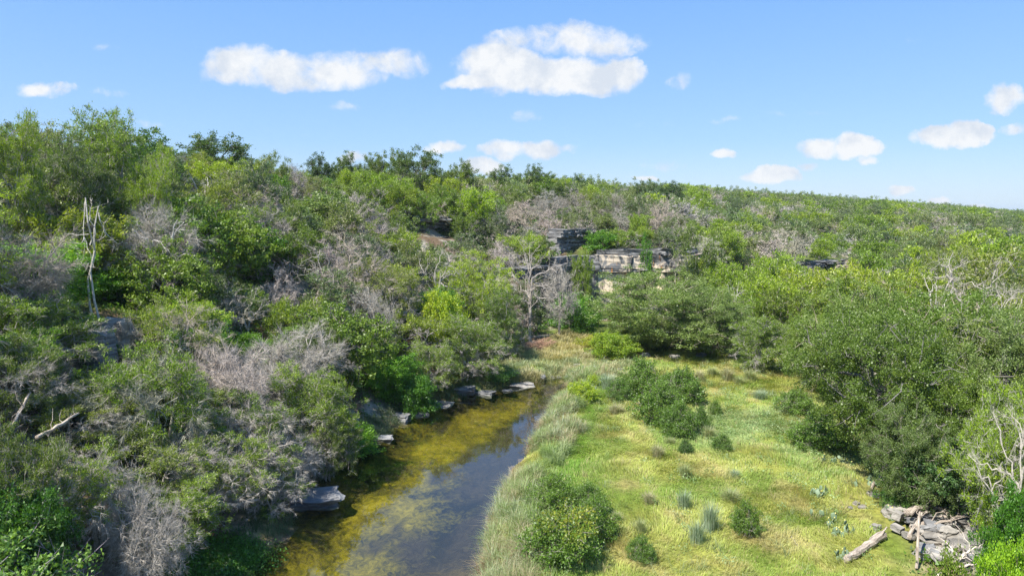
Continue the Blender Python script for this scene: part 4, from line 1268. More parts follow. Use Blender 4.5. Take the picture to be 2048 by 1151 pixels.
# right oaks
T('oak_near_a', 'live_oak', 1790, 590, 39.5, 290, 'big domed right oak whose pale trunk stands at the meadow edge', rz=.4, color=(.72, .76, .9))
T('oak_near_b', 'live_oak', 1725, 572, 54, 230, 'tall oak behind the big right oak', color=(1.15, 1.15, .95))
T('oak_near_a', 'live_oak', 1880, 555, 50, 280, 'tallest oak of the right grove', color=(1.25, 1.18, 1))
T('oak_near_b', 'live_oak', 1985, 625, 43, 220, 'oak at the right edge below the pale snags')
T('oak_near_a', 'live_oak', 1890, 700, 39, 220, 'dark oak in the middle of the right grove')
T('oak_near_a', 'live_oak', 1640, 610, 60, 120, 'outermost oak overhanging the meadow from the right grove')
T('oak_near_b', 'live_oak', 1830, 800, 36, 150, 'low oak limb mass in shadow behind the pale trunk', hmin=3)
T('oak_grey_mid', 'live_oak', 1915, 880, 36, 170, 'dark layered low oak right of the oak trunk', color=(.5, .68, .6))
T('shrub_a', 'low_shrub', 1805, 945, 36, 60, 'dull green bush above the whitish boulder', 'shrub', color=(1.1, 1.2, 1.3))
T('juniper_near_y', 'juniper_tree', 2045, 735, 33, 150, 'lime juniper at the right edge', color=(.9, .95, 1))
T('snag_few', 'driftwood', 1935, 985, 29.5, 120, 'pale bare branches fanning up from the right of the rock pile', 'driftwood', tilt=(.2, .95), rz=.2, hmin=2.6, color=(1.05, 1, .95))
T('snag_few', 'driftwood', 1880, 1015, 30, 110, 'bleached root tangle rising over the middle of the rock pile', 'driftwood', tilt=(.15, 1.15), rz=.5, hmin=2.0, color=(1.05, 1, .95))
T('snag_b', 'dead_tree', 2040, 775, 30, 150, 'bare silvery dead juniper at the right edge')
T('broad_near', 'broadleaf_shrub', 2052, 960, 28, 90, 'dark green leafy bush at the right edge above the bright one', 'shrub', color=(.8, .9, .9))
T('broad_near', 'broadleaf_shrub', 2045, 1080, 24, 110, 'bright green leafy bush in the bottom right corner', 'shrub', color=(1.3, 1.15, .9), hmin=1.2)
T('shrub_a', 'low_shrub', 1905, 1140, 24.5, 80, 'feathery olive shrub in front of the slabs', 'shrub', color=(1.7, 1.35, 1.0), hmin=1)
T('snag_b', 'dead_tree', 1965, 476, 66, 150, 'tall pale forked snag above the right grove', rz=.2)
T('snag_b', 'dead_tree', 2022, 530, 55, 130, 'bare snag with long side limbs at the right edge', rz=1.4)
T('snag_few', 'dead_tree', 1880, 505, 68, 60, 'thin pale snag left of the tall forked one')
T('snag_few', 'dead_tree', 1835, 535, 56, 110, 'leaning pale dead limbs over the right grove', tilt=(0, -.7), rz=0)
# meadow shrubs
S = hero_g
for a in [('shrub_a', 'meadow_shrub', 1290, 800, 62, 80, 'tall dark shrub at the upper left of the meadow thicket'),
          ('shrub_a', 'meadow_shrub', 1355, 812, 56, 80, 'dark shrub at the upper right of the meadow thicket'),
          ('shrub_a', 'meadow_shrub', 1312, 850, 66, 84, 'broad shrub in the middle of the meadow thicket'),
          ('shrub_a', 'meadow_shrub', 1358, 878, 58, 62, 'round shrub at the near tip of the meadow thicket'),
          ('shrub_a', 'meadow_shrub', 1396, 862, 38, 36, 'narrow dark shrub on the right of the meadow thicket'),
          ('shrub_a', 'meadow_shrub', 1490, 1080, 56, 52, 'single round dark green shrub in the open lower meadow'),
          ('shrub_a', 'meadow_shrub', 1278, 1132, 44, 50, 'small green shrub near the bottom left of the meadow'),
          ('shrub_a', 'meadow_shrub', 1428, 832, 24, 22, 'tiny dark shrub right of the meadow thicket'),
          ('shrub_a', 'meadow_shrub', 1374, 908, 22, 26, 'tiny dark tuft below the meadow thicket'),
          ('shrub_a', 'meadow_shrub', 1442, 902, 26, 34, 'low olive shrub in the centre of the meadow'),
          ('shrub_a', 'meadow_shrub', 1584, 832, 36, 66, 'dark flat shrub at the back right of the meadow'),
          ('shrub_a', 'meadow_shrub', 1655, 908, 54, 104, 'wide dark shrub at the shady right side of the meadow'),
          ('shrub_a', 'meadow_shrub', 1235, 806, 36, 46, 'dark shrub beside the creek head with brown skirt'),
          ('shrub_b', 'meadow_shrub', 1165, 806, 36, 56, 'yellow green shrub at the edge of the reeds'),
          ('shrub_b', 'meadow_shrub', 1188, 772, 20, 24, 'small lime shrub above the yellow green one by the reeds'),
          ('shrub_y', 'meadow_shrub', 1118, 1146, 110, 150, 'largest round bush at the bottom with yellow green top'),
          ('shrub_a', 'meadow_shrub', 1180, 1085, 70, 84, 'dark bush joined to the right of the yellow topped one'),
          ('shrub_a', 'meadow_shrub', 1100, 1030, 60, 90, 'olive green bush behind the yellow topped one'),
          ('shrub_a', 'meadow_shrub', 1178, 1035, 54, 70, 'dull bush behind and right of the yellow topped one')]:
    S(*a)
for a in [(1368, 1016, 40, 40), (1420, 1062, 66, 44), (1394, 1086, 52, 44), (1461, 1000, 26, 44), (1315, 912, 28, 34), (1520, 795, 16, 36), (1370, 952, 30, 32), (1298, 1005, 26, 36),
          (1280, 1066, 36, 34), (1215, 775, 32, 44), (1180, 790, 22, 30), (1233, 828, 22, 40), (1470, 955, 18, 22), (1418, 875, 26, 36), (1500, 760, 26, 34), (1455, 758, 26, 34), (1398, 762, 26, 30), (1425, 752, 22, 30), (1478, 762, 22, 26)]:
    pass

# ------------------------------------------------------------------ grass
def blades(rng, x, y, ln, wd, lean, ang, col, bend=True, z0=None):
    """grass blades; two faces each, drooping at the tip"""
    n = len(x)
    z = gheight(x, y) if z0 is None else z0
    b = np.stack([x, y, z - .02], 1)
    h = np.stack([np.cos(ang), np.sin(ang), np.zeros(n)], 1)
    side = np.stack([-np.sin(ang), np.cos(ang), np.zeros(n)], 1)
    tw = rng.uniform(-1, 1, (n, 1)); side = norm(side * .8 + h * tw * .6)
    up = np.array([0, 0, 1.0])
    m = b + (h * (lean * .45)[:, None] + up * (1 - lean * .35)[:, None]) * (ln * .55)[:, None]
    t = m + (h * (lean * 1.1 + .1)[:, None] + up * (.75 - lean * .85)[:, None]) * (ln * .55)[:, None]
    s = side * (wd / 2)[:, None]
    V = np.stack([b - s, b + s, m + s * .8, m - s * .8, t], 1).reshape(-1, 3)
    o = (np.arange(n) * 5)[:, None]
    return V, [o + np.array([[0, 1, 2, 3]]), o + np.array([[3, 2, 4]])], np.repeat(col, 5, axis=0)

rg = np.random.default_rng(5)
# meadow: density falls with distance while blades grow
nb = 520000
yy = 18 + (78 - 18) * rg.uniform(0, 1, nb) ** 1.35
xx = rg.uniform(-3, 34, nb)
sd_, _ = foot_sd(xx, yy); cd_ = creek_sd(xx, yy)
okm = (cd_ < -.15) & (sd_ < -1.0) & (xx < 9 + (yy) * .42) & (xx > -4)
okm &= ~((yy > 62) & (rg.uniform(0, 1, nb) < .55) & (xx < 16)) & (yy < 70 - (xx - 16) * .10)
shade_edge = (xx > 19 + (yy - 36) * .42) & (rg.uniform(0, 1, nb) < .8)
okm &= ~shade_edge
okm &= ~((xx > 16.2) & (yy > 24.5) & (yy < 33) & (rg.uniform(0, 1, nb) < .93))
xx, yy = xx[okm], yy[okm]
n = len(xx)
dd_ = np.hypot(xx, yy)
flow = fbm(xx * .22, yy * .22, 211, 3) * 12 + rg.normal(size=n) * .45
ht = fbm(xx * .9, yy * .9, 221, 3)
ln = (.15 + .26 * sstep(.25, .75, ht)) * rg.uniform(.6, 1.4, n)
wd = .011 * dd_ / 28 * rg.uniform(.8, 1.5, n) + .006
lean = np.clip(fbm(xx * .5, yy * .5, 231, 3) * 1.5 - .1 + rg.normal(size=n) * .12, .1, 1)
c = meadow_tone(xx, yy) * np.array([1.20, 1.24, 1.2]) * rg.uniform(.7, 1.3, (n, 1)) * (.86 + .28 * vnoise(xx * 2.1, yy * 2.1, 241))[:, None]
pale = (rg.uniform(0, 1, n) < .10)[:, None]
c = np.where(pale, np.array([.42, .36, .17]), c)
V, F, C = blades(rg, xx, yy, ln, wd, lean, flow, c)
tag(ob('meadow_grass', mesh('meadow_grass', V, F, [MAT_GRASS], C)), 'yellow green uncut grass covering the meadow', 'grass', kind='stuff')

def tuft_field(name, label, xs, ys, per, L0, w0, spread, cols, lean=(.2, .8), seed=0):
    r = np.random.default_rng(seed)
    n = len(xs) * per
    cx_ = np.repeat(xs, per); cy_ = np.repeat(ys, per)
    a = r.uniform(0, 6.28, n); rr = np.abs(r.normal(size=n)) * spread
    x = cx_ + np.cos(a) * rr; y = cy_ + np.sin(a) * rr
    d = np.hypot(x, y)
    ln = np.repeat(r.uniform(.5, 1.35, len(xs)), per) * L0 * r.uniform(.6, 1.2, n)
    cols = np.array(cols); cb = cols[np.clip((vnoise(xs * .6, ys * .6, 261) * 1.5 - .25 + r.normal(size=len(xs)) * .18) * len(cols), 0, len(cols) - 1).astype(int)]
    c = np.repeat(cb, per, axis=0) * r.uniform(.7, 1.25, (n, 1))
    V, F, C = blades(r, x, y, ln, (w0 * d / 30) * r.uniform(.8, 1.3, n), r.uniform(lean[0], lean[1], n), a + r.normal(size=n) * .4, c)
    return tag(ob(name, mesh(name, V, F, [MAT_GRASS], C)), label, 'grass', kind='stuff')

# bluish switchgrass along the right bank
nT = 950
ty = 18 + (60 - 18) * rg.uniform(0, 1, nT)
tx = np.interp(ty, XR[:, 0], XR[:, 1]) + .35 + rg.uniform(0, 1, nT) ** 1.3 * (1.5 + 1.7 * vnoise(ty * .35, ty * 0, 251))
kz = vnoise(tx * .9, ty * .7, 253) > .40
tx, ty = tx[kz], ty[kz]
band = [(.24, .33, .10), (.30, .36, .17), (.22, .30, .10), (.32, .36, .22), (.42, .37, .22), (.27, .34, .13)]
tuft_field('bank_grass', 'tall blue green bunch grass lining the right bank', tx, ty, 60, 1.0, .016, .20, band, (.1, .9), 31)
kk = (fbm(ty * 0.3, ty * 0 + 2, 17, 2) > .52)
tuft_field('dry_bank_grass', 'straw coloured dry grass among the bank grass', tx[kk][:260] - .2, ty[kk][:260], 55, .8, .016, .22, [(.34, .26, .15), (.38, .30, .18), (.30, .23, .14)], (.4, .95), 32)
# beyond the head of the pool
px_ = rg.uniform(960, 1260, 520); py_ = rg.uniform(700, 765, 520)
pts = np.array([G(a, b) for a, b in zip(px_, py_)])
m_ = (creek_sd(pts[:, 0], pts[:, 1]) < -.1)
pts = pts[m_]
tuft_field('channel_grass', 'pale green bunch grass at the head of the pool', pts[:, 0], pts[:, 1], 50, .75, .014, .30, [(.30, .34, .17), (.38, .36, .18), (.27, .33, .17), (.42, .38, .21)], (.2, .8), 33)
px_ = rg.uniform(1085, 1175, 260); py_ = rg.uniform(668, 725, 260)
k_ = np.abs((px_ - 1085) / 90 - (725 - py_) / 57) < .6
pts = np.array([G(a, b) for a, b in zip(px_[k_], py_[k_])])
tuft_field('golden_grass', 'golden dry grass in the gap leading up to the cliff', pts[:, 0], pts[:, 1], 60, .9, .015, .35, [(.42, .36, .15), (.46, .40, .18), (.34, .32, .12)], (.2, .7), 34)
# left bank and under-tree fringes
ty = 20 + 38 * rg.uniform(0, 1, 420)
tx = np.interp(ty, XL[:, 0], XL[:, 1]) - rg.uniform(-.1, 1.6, 420)
tuft_field('left_bank_grass', 'dark green sedge fringe along the left bank', tx, ty, 34, .6, .016, .25, [(.08, .13, .05), (.11, .16, .07), (.13, .17, .09)], (.3, .9), 35)
# dry yellow grass on the crest
a_ = rg.uniform(0, 1, 2600)
pp = []
for (x0, y0, rx, ry, cnt) in [(610, 385, 45, 18, 110), (730, 385, 30, 22, 90), (750, 402, 20, 14, 40), (270, 415, 40, 14, 40), (1160, 400, 40, 10, 20), (870, 360, 30, 6, 30), (640, 356, 30, 5, 30)]:
    for _ in range(cnt):
        pp.append(G(x0 + random.gauss(0, rx / 2), y0 + random.gauss(0, ry / 2)))
pp = np.array(pp)
tuft_field('crest_grass', 'dry yellow grass in gaps on the hill crest', pp[:, 0], pp[:, 1], 40, .8, .016, .5, [(.42, .37, .19), (.36, .33, .15), (.46, .42, .25)], (.2, .8), 36)

# leafy weeds and taller tufts through the meadow
nw = 2600
wy = rg.uniform(22, 68, nw); wx = rg.uniform(1, 27, nw)
pw = np.exp(-(((wx - 16.0) / 5.5) ** 2 + ((wy - 43) / 9) ** 2)) * .9 + .12 * sstep(.5, .7, fbm(wx * .4, wy * .4, 271, 3))
kw_ = (rg.uniform(0, 1, nw) < pw) & (creek_sd(wx, wy) < -2) & (wx < 19.5 + (wy - 36) * .44)
wx, wy = wx[kw_], wy[kw_]; nw = len(wx)
idx = np.repeat(np.arange(nw), 44)
c = np.stack([wx, wy, gheight(wx, wy) + .22], 1)[idx] + rg.normal(size=(len(idx), 3)) * np.array([.17, .17, .09])
lf = .085 * rg.uniform(.6, 1.4, len(idx))
V, F = leaf_tris(rg, c, norm(rg.normal(size=(len(idx), 3)) + np.array([0, 0, .6])), lf, lf * .55)
pc = np.array([(.24, .33, .13), (.28, .36, .17), (.18, .28, .09)])[rg.integers(0, 3, nw)][idx] * rg.uniform(.75, 1.25, (len(idx), 1))
tag(ob('meadow_weeds', mesh('meadow_weeds', V, [F], [MAT_GRASS], np.repeat(pc, 3, 0))), 'pale blue green leafy weeds in the middle of the meadow', 'weeds', kind='stuff')
fy = rg.uniform(20, 66, 900); fx2 = rg.uniform(0, 27, 900)
kf = (creek_sd(fx2, fy) < -1.5) & (fx2 < 19.5 + (fy - 36) * .44) & (fbm(fx2 * .35, fy * .35, 281, 3) > .5)
tuft_field('tall_meadow_grass', 'taller loose grass clumps through the meadow', fx2[kf], fy[kf], 34, .6, .013, .26, [(.22, .30, .07), (.30, .33, .11), (.40, .35, .17), (.26, .31, .15)], (.2, 1.0), 37)

# separate bunch grasses in the meadow
def bunch(seed, cols, nbl=420, Lh=1.0, sp=.22, lean=(.1, .7)):
    r = np.random.default_rng(seed)
    a = r.uniform(0, 6.28, nbl); rr = np.abs(r.normal(size=nbl)) * sp
    cols = np.array(cols)
    c = cols[r.integers(0, len(cols), nbl)] * r.uniform(.75, 1.25, (nbl, 1))
    V, F, C = blades(r, np.cos(a) * rr, np.sin(a) * rr, Lh * r.uniform(.6, 1.1, nbl), r.uniform(.014, .024, nbl), r.uniform(*lean, nbl), a, c, z0=np.zeros(nbl))
    return {'blades': mesh('bunch_%d' % seed, V, F, [MAT_GRASS], C)}
PB = [bunch(1, [(.27, .34, .22), (.33, .38, .27), (.22, .30, .18)]), bunch(2, [(.24, .30, .12), (.29, .33, .15), (.36, .34, .18)]), bunch(3, [(.42, .37, .24), (.34, .31, .18), (.26, .29, .13)])]
BN = [(1368, 1016, 46, 42, 0, 'blue green bunch grass left of the tallest tussock in the meadow'), (1420, 1062, 74, 52, 0, 'tallest blue grey grass tussock in the lower meadow'),
      (1394, 1088, 60, 50, 0, 'blue grey tussock just in front of the tallest one'), (1461, 1002, 30, 50, 1, 'low spreading dark tussock above the single round shrub'),
      (1315, 914, 32, 38, 2, 'pale feathery tussock below left of the meadow thicket'), (1520, 797, 20, 40, 0, 'flat blue green tussock in the back of the meadow'),
      (1370, 954, 32, 34, 1, 'green leafy tussock above the blue green bunch grass'), (1298, 1007, 28, 40, 2, 'dull olive tussock right of the reeds bushes'),
      (1280, 1068, 40, 36, 1, 'olive tussock above the small bottom shrub'), (1215, 777, 36, 50, 0, 'pale blue green tussock near the creek head'),
      (1183, 790, 26, 32, 0, 'small bluish tussock between the lime shrub and the creek'), (1233, 828, 26, 46, 2, 'brown skirted tussock at the foot of the dark creek head shrub'),
      (1470, 957, 22, 26, 0, 'small bluish tussock in the middle of the meadow'), (1418, 877, 32, 40, 1, 'olive tussock at the right foot of the meadow thicket'),
      (1500, 762, 30, 38, 1, 'tall weed clump at the right of the far meadow row'), (1455, 760, 30, 38, 2, 'brownish weed clump in the middle of the far meadow row'),
      (1398, 764, 30, 34, 2, 'weed clump at the left end of the far meadow row'), (1425, 752, 24, 34, 1, 'pale weed clump behind the far meadow row'),
      (1478, 770, 22, 28, 1, 'small green weed clump in front of the far meadow row'), (1233, 1045, 30, 34, 1, 'green tussock right of the joined dark bush'),
      (1340, 890, 20, 30, 1, 'low grass tussock under the round tip shrub')]
for (px, py, hp, wp, k, lab) in BN:
    g = G(px, py); d = math.hypot(g[0], g[1])
    w = wp * d / 1365 / 1.3; h = hp * d / 1365 / .9
    place('grass_tussock', PB[k], g[0], g[1], g[2], random.uniform(0, 6), (w, w, h), lab, 'grass tussock', 'tussocks in the meadow')

# ------------------------------------------------------------------ woods on the slope: scattered trees and undergrowth
WIN = [(1128, 1368, 498, 600, 100), (1128, 1190, 440, 520, 99), (835, 955, 428, 462, 92), (950, 1020, 436, 452, 92), (1555, 1705, 524, 546, 128), (215, 270, 650, 730, 47), (1125, 1185, 625, 672, 88),
       (1080, 1175, 660, 730, 80), (240, 320, 575, 605, 49), (215, 300, 560, 610, 50), (590, 640, 370, 400, 84), (700, 760, 365, 405, 90), (140, 228, 400, 660, 44.5), (960, 1250, 715, 770, 66), (985, 1130, 530, 575, 86)]
rs = np.random.default_rng(99)
cands = []
def spacing(d):
    return np.interp(d, [0, 45, 70, 110, 160, 300, 700], [2.5, 2.7, 3.1, 3.8, 4.7, 6.2, 9])
hx = np.array([h[0] for h in HEROES]); hy = np.array([h[1] for h in HEROES]); hr = np.array([h[2] for h in HEROES])
tries = 60000
az = rs.uniform(radians(-41), radians(41), tries)
rad_ = np.sqrt(rs.uniform(14 ** 2, 420 ** 2, tries))
extra = np.sqrt(rs.uniform(14 ** 2, 130 ** 2, 26000)); az = np.concatenate([rs.uniform(radians(-44), radians(41), 26000), az]); rad_ = np.concatenate([extra, rad_])
fx_ = np.exp(rs.uniform(np.log(420), np.log(1900), 9000)); az = np.concatenate([az, rs.uniform(radians(10), radians(41), 9000)]); rad_ = np.concatenate([rad_, fx_])
X = rad_ * np.sin(az); Y = rad_ * np.cos(az)
s_, t_ = foot_sd(X, Y); Lz = np.interp(t_, TT, LL)
wooded = (s_ > .8) & (s_ < Lz + 32)
valley = (s_ <= .8) & ((Y > 74 + np.maximum(0, 22 - X) * .5) | (X > 23 + (Y - 36) * .46)) & (Y > 30)
farok = (rad_ > 150) & (s_ < Lz + 90)
keepm = wooded | valley | farok
keepm &= ~((valley) & (X < 22) & (Y < 86))
Z = gheight(X, Y)
# seen from the camera: drop what the crest hides
ksel = np.where(keepm)[0]
grid = {}
out = []
def near(x, y, r):
    c = 6.0
    gx_, gy_ = int(x // c), int(y // c)
    for i in (gx_ - 1, gx_, gx_ + 1):
        for j in (gy_ - 1, gy_, gy_ + 1):
            for (a, b) in grid.get((i, j), ()):
                if (a - x) ** 2 + (b - y) ** 2 < r * r:
                    return True
    return False
for k in ksel:
    x, y, d = X[k], Y[k], rad_[k]
    sp_ = float(spacing(d))
    if d > 420: pass
    if sp_ < 6 and near(x, y, sp_): continue
    if d < 160:
        if np.any((hx - x) ** 2 + (hy - y) ** 2 < (hr + 1.0) ** 2): continue
    px, py = project(x, y, Z[k]); _, pt = project(x, y, Z[k] + 4.6)
    hw = 2.6 / d * 1365
    bad = False
    for (x0, x1, y0, y1, dm) in WIN:
        if d < dm + 1 and px + hw > x0 and px - hw < x1 and pt < y1 and py > y0:
            bad = True; break
    if bad: continue
    if d < 40 and s_[k] < 2.0 : continue
    grid.setdefault((int(x // 6), int(y // 6)), []).append((x, y))
    out.append((d, x, y, Z[k], px, py, s_[k], t_[k]))
out.sort()
# hide test: is the crown top in sight over the ground in front?
def in_sight(x, y, z):
    t = np.linspace(.15, .97, 40)
    return not np.any(gheight(x * t, y * t) + 1.0 > CAM_H + (z - CAM_H) * t)
LM = [(20, 300, 'the far left skyline juniper'), (205, 300, 'the tallest left skyline juniper'), (285, 290, 'the dark spreading skyline oak'), (428, 300, 'the lone round skyline oak'),
      (520, 370, 'the greyish juniper under the skyline'), (655, 420, 'the pale round slope oak'), (835, 330, 'the highest skyline oak'), (735, 360, 'the round lime juniper on the crest'),
      (1040, 350, 'the two flat skyline oaks'), (1126, 400, 'the narrow dark evergreen'), (895, 450, 'the long overhanging ledge'), (985, 445, 'the short tan ledge'),
      (182, 540, 'the two-stemmed snag'), (300, 440, 'the drooping dead juniper'), (355, 460, 'the largest left slope oak'), (455, 500, 'the right hand slope oak'), (510, 450, 'the upright dead tree'),
      (625, 530, 'the leaning dead fan tree'), (495, 600, 'the white twisted dead crown'), (770, 580, 'the shaggy round juniper'), (960, 580, 'the tall lime juniper'), (1060, 520, 'the tallest dead tree'),
      (1150, 480, 'the grey bluff'), (1260, 500, 'the main cliff'), (1320, 370, 'the oak lumps above the cliff'), (1345, 620, 'the wide round valley oak'), (1530, 570, 'the bright valley clump'),
      (1630, 535, 'the broken pale ledge'), (560, 730, 'the widest dead twig mass'), (680, 690, 'the big dark leaning tree'), (350, 650, 'the vine covered bush'), (240, 690, 'the tall upright boulder'),
      (50, 560, 'the vine draped tree'), (60, 680, 'the shaggy left edge juniper'), (300, 900, 'the broad thicket juniper'), (130, 820, 'the silvery green juniper'), (780, 740, 'the glossy broadleaf bush'),
      (1870, 620, 'the tallest grove oak'), (1965, 530, 'the tall forked snag'), (1880, 540, 'the thin pale snag'), (2022, 580, 'the long limbed snag'), (1745, 800, 'the big right oak'), (2020, 800, 'the lime right edge juniper'),
      (1450, 400, 'the middle of the falling skyline'), (1700, 410, 'the dip of the falling skyline'), (1950, 435, 'the far blue hills'), (1560, 450, 'the grey scrub patch above the ledge'), (1800, 470, 'the grey scrub left of the snags')]
PENDING = {}
def plan_label(o, word, plural, px, py):
    lm = min(LM, key=lambda q: (q[0] - px) ** 2 + 1.6 * (q[1] - py) ** 2)
    dx, dy = px - lm[0], (py - lm[1]) * 1.3
    rel = ('right of' if dx > 0 else 'left of') if abs(dx) > abs(dy) else ('below' if dy > 0 else 'above')
    PENDING.setdefault((word, rel, lm[2]), []).append((math.hypot(dx, dy), o))
    o['group'] = plural + ' on the wooded slopes'
ORD = ['nearest', 'second nearest', 'third nearest', 'fourth nearest', 'fifth nearest', 'sixth nearest', 'seventh nearest', 'eighth nearest', 'ninth nearest', 'tenth nearest', 'eleventh nearest', 'twelfth nearest', 'thirteenth nearest', 'fourteenth nearest', 'fifteenth nearest', 'sixteenth nearest', 'seventeenth nearest', 'eighteenth nearest', 'nineteenth nearest', 'twentieth nearest']
def finish_labels():
    for (word, rel, lm), lst in PENDING.items():
        lst.sort(key=lambda q: q[0])
        side = {'left of': 'on the left of', 'right of': 'on the right of', 'above': 'uphill of', 'below': 'downhill of'}[rel]
        for k, (_, o) in enumerate(lst):
            if len(lst) == 1: o['label'] = '%s standing %s %s' % (word, side, lm)
            elif k < len(ORD): o['label'] = '%s, %s %s %s' % (word, ORD[k], rel, lm)
            else: o['label'] = '%s among the outermost %s %s' % (word, rel, lm)
counts = {'juniper': 0, 'other': 0}
stuff_pts = {'a': [], 'y': [], 'dull': [], 'dead': [], 'ma': [], 'my': [], 'md': []}
src = {}
n_ind = 0
for (d, x, y, z, px, py, s, t) in out:
    h = float(np.interp(rs.uniform(), [0, .8, 1], [2.6, 5.0, 6.6]))
    if s <= .8 and d < 120: h *= 1.25
    if s > np.interp(t, TT, LL) - 6: h *= .8
    if d > 60 and not in_sight(x, y, z + h): continue
    if d > 120 and rs.uniform() < .14: h *= 1.35
    sky_y = np.interp(px, [0, 150, 320, 500, 600, 900, 1100, 1300, 1700, 2048], [262, 270, 305, 332, 350, 356, 364, 372, 405, 434])
    _, ptop = project(x, y, z + h)
    if ptop < sky_y - 6: h = max(1.8, h - (sky_y - 6 - ptop) * d / 1365)
    if s <= .8 and px > 1560 and d < 75:
        _, ptop = project(x, y, z + h)
        if ptop < 600: h = max(2.0, h - (600 - ptop) * d / 1365)
    sc_ = h / 5.0
    patch = vnoise(x * .045, y * .045, 301); patch2 = vnoise(x * .11 + 4, y * .11, 311)
    u = rs.uniform()
    right = px > 1100
    deadw = .13 + .36 * sstep(.5, .8, patch2) ; dullw = .22 + .35 * sstep(.5, .75, patch)
    if right and s > .8: deadw += .06; dullw += .14
    if d > 220: deadw *= .8
    if s <= .8: deadw = .04; dullw = .05
    for (gx0, gx1, gy0, gy1) in ((1640, 1770, 462, 515), (1830, 1945, 438, 520), (1960, 2048, 470, 540), (930, 1020, 372, 430), (1050, 1110, 375, 430), (1380, 1440, 395, 440), (1500, 1620, 440, 490), (560, 640, 440, 520), (1195, 1240, 380, 430)):
        if gx0 < px < gx1 and gy0 < py < gy1 and s > 0:
            deadw, dullw = .42, .34
    if s <= .8 and px > 1560 and d < 75 and rs.uniform() < .5: continue
    if u < deadw: kind = 'dead'
    elif u < deadw + dullw: kind = 'dull'
    elif rs.uniform() < (.42 if right or py < 360 else .22): kind = 'y'
    elif d < 110 and rs.uniform() < .30: kind = 'oak' if rs.uniform() < .7 else 'broad'
    else: kind = 'a' if rs.uniform() < .6 else 'b'
    if kind == 'y' and s <= .8 and px > 1640 and d < 120: kind = 'oak'
    w = sc_ * rs.uniform(.82, 1.12)
    S3 = (w * 1.05, w * 1.05, sc_)
    br = rs.uniform(.82, 1.18); col = (br * rs.uniform(.92, 1.1), br, br * rs.uniform(.85, 1.1))
    rz = rs.uniform(0, 6.28)
    ply = py - 2.2 / d * 1365
    if d < 118 and n_ind < 560 and (kind not in 'aby' or counts['juniper'] < 235):
        n_ind += 1
        near_ = d < 46
        if kind == 'dead' and rs.uniform() < .3:
            key = ['snag_few', 'snag_bushy', 'snag_b'][int(rs.integers(3))]; nm = 'dead_tree'; wd_, pl = 'slender grey snag', 'slender grey snags'
            S3 = (.5, .5, .62) if key != 'snag_few' else (.7, .7, .8); col = (.8, .78, .76)
        elif kind == 'dead':
            key = 'juniper_dead_near' if near_ else 'juniper_mid_dead'; nm = 'dead_juniper'; wd_, pl = 'grey leafless juniper', 'grey leafless junipers'
        elif kind == 'dull':
            key = 'juniper_near_c' if near_ else 'juniper_mid_dull'; nm = 'thin_juniper'; wd_, pl = 'half bare olive juniper', 'half bare olive junipers'
        elif kind == 'oak':
            key = 'oak_grey_mid' if rs.uniform() < .4 else 'oak_mid'; nm = 'live_oak'; wd_, pl = 'scrubby green oak', 'scrubby green oaks'
            S3 = tuple(v * .62 for v in S3)
        elif kind == 'broad':
            key = 'broad_near' if near_ else 'broad_mid'; nm = 'broadleaf_shrub'; wd_, pl = 'leafy green bush', 'leafy green bushes'
            col = tuple(.8 * v for v in col)
        else:
            counts['juniper'] += 1
            key = {'a': ('juniper_near_a', 'juniper_mid_a'), 'b': ('juniper_near_b', 'juniper_mid_b'), 'y': ('juniper_near_y', 'juniper_mid_y')}[kind][0 if near_ else 1]
            nm = 'juniper_tree'
            wd_ = {'a': 'green bushy juniper', 'b': 'dull green juniper', 'y': 'bright lime juniper'}[kind]; pl = wd_ + 's'
            if near_: S3 = tuple(v * .85 for v in S3)
        o = place(nm, PROTO[key][0], x, y, z - .1, rz, S3, None, 'shrub' if kind == 'broad' else 'tree', None, col)
        plan_label(o, wd_, pl, px, ply)
    else:
        k2 = {'dead': 'dead', 'dull': 'dull', 'y': 'y', 'oak': 'a', 'broad': 'y', 'a': 'a', 'b': 'a'}[kind]
        if d < 105: k2 = 'm' + {'dead': 'd', 'dull': 'd', 'y': 'y', 'a': 'a'}[k2]
        key = {'dead': 'juniper_far_dead', 'dull': 'juniper_far_dull', 'y': 'juniper_far_y', 'a': 'juniper_far_a', 'md': 'juniper_far_dull', 'my': 'juniper_far_y', 'ma': 'juniper_far_a'}[k2]
        k3 = k2 if k2 in ('dead', 'dull') else k2[-1]
        nm = {'dead': 'dead_juniper', 'dull': 'thin_juniper', 'y': 'juniper_tree', 'a': 'juniper_tree', 'd': 'thin_juniper'}[k3]
        grow = 1 + .5 * sstep(250, 900, d)
        if k2 not in src or (k3 in ('dead', 'dull') and n_ind < 640):
            n_ind += 1
            wd_ = {'dead': 'grey leafless juniper', 'dull': 'half bare olive juniper', 'y': 'bright lime juniper', 'a': 'green bushy juniper', 'd': 'half bare olive juniper'}[k3]
            o = place(nm, PROTO[key][0], x, y, z - .1, rz, tuple(v * grow for v in S3), None, 'tree', None, col)
            plan_label(o, wd_, wd_ + 's', px, ply)
            src.setdefault(k2, o)
        else:
            stuff_pts[k2].append((x, y, z - .1, rz, S3[0] * grow, S3[2] * grow))
finish_labels()

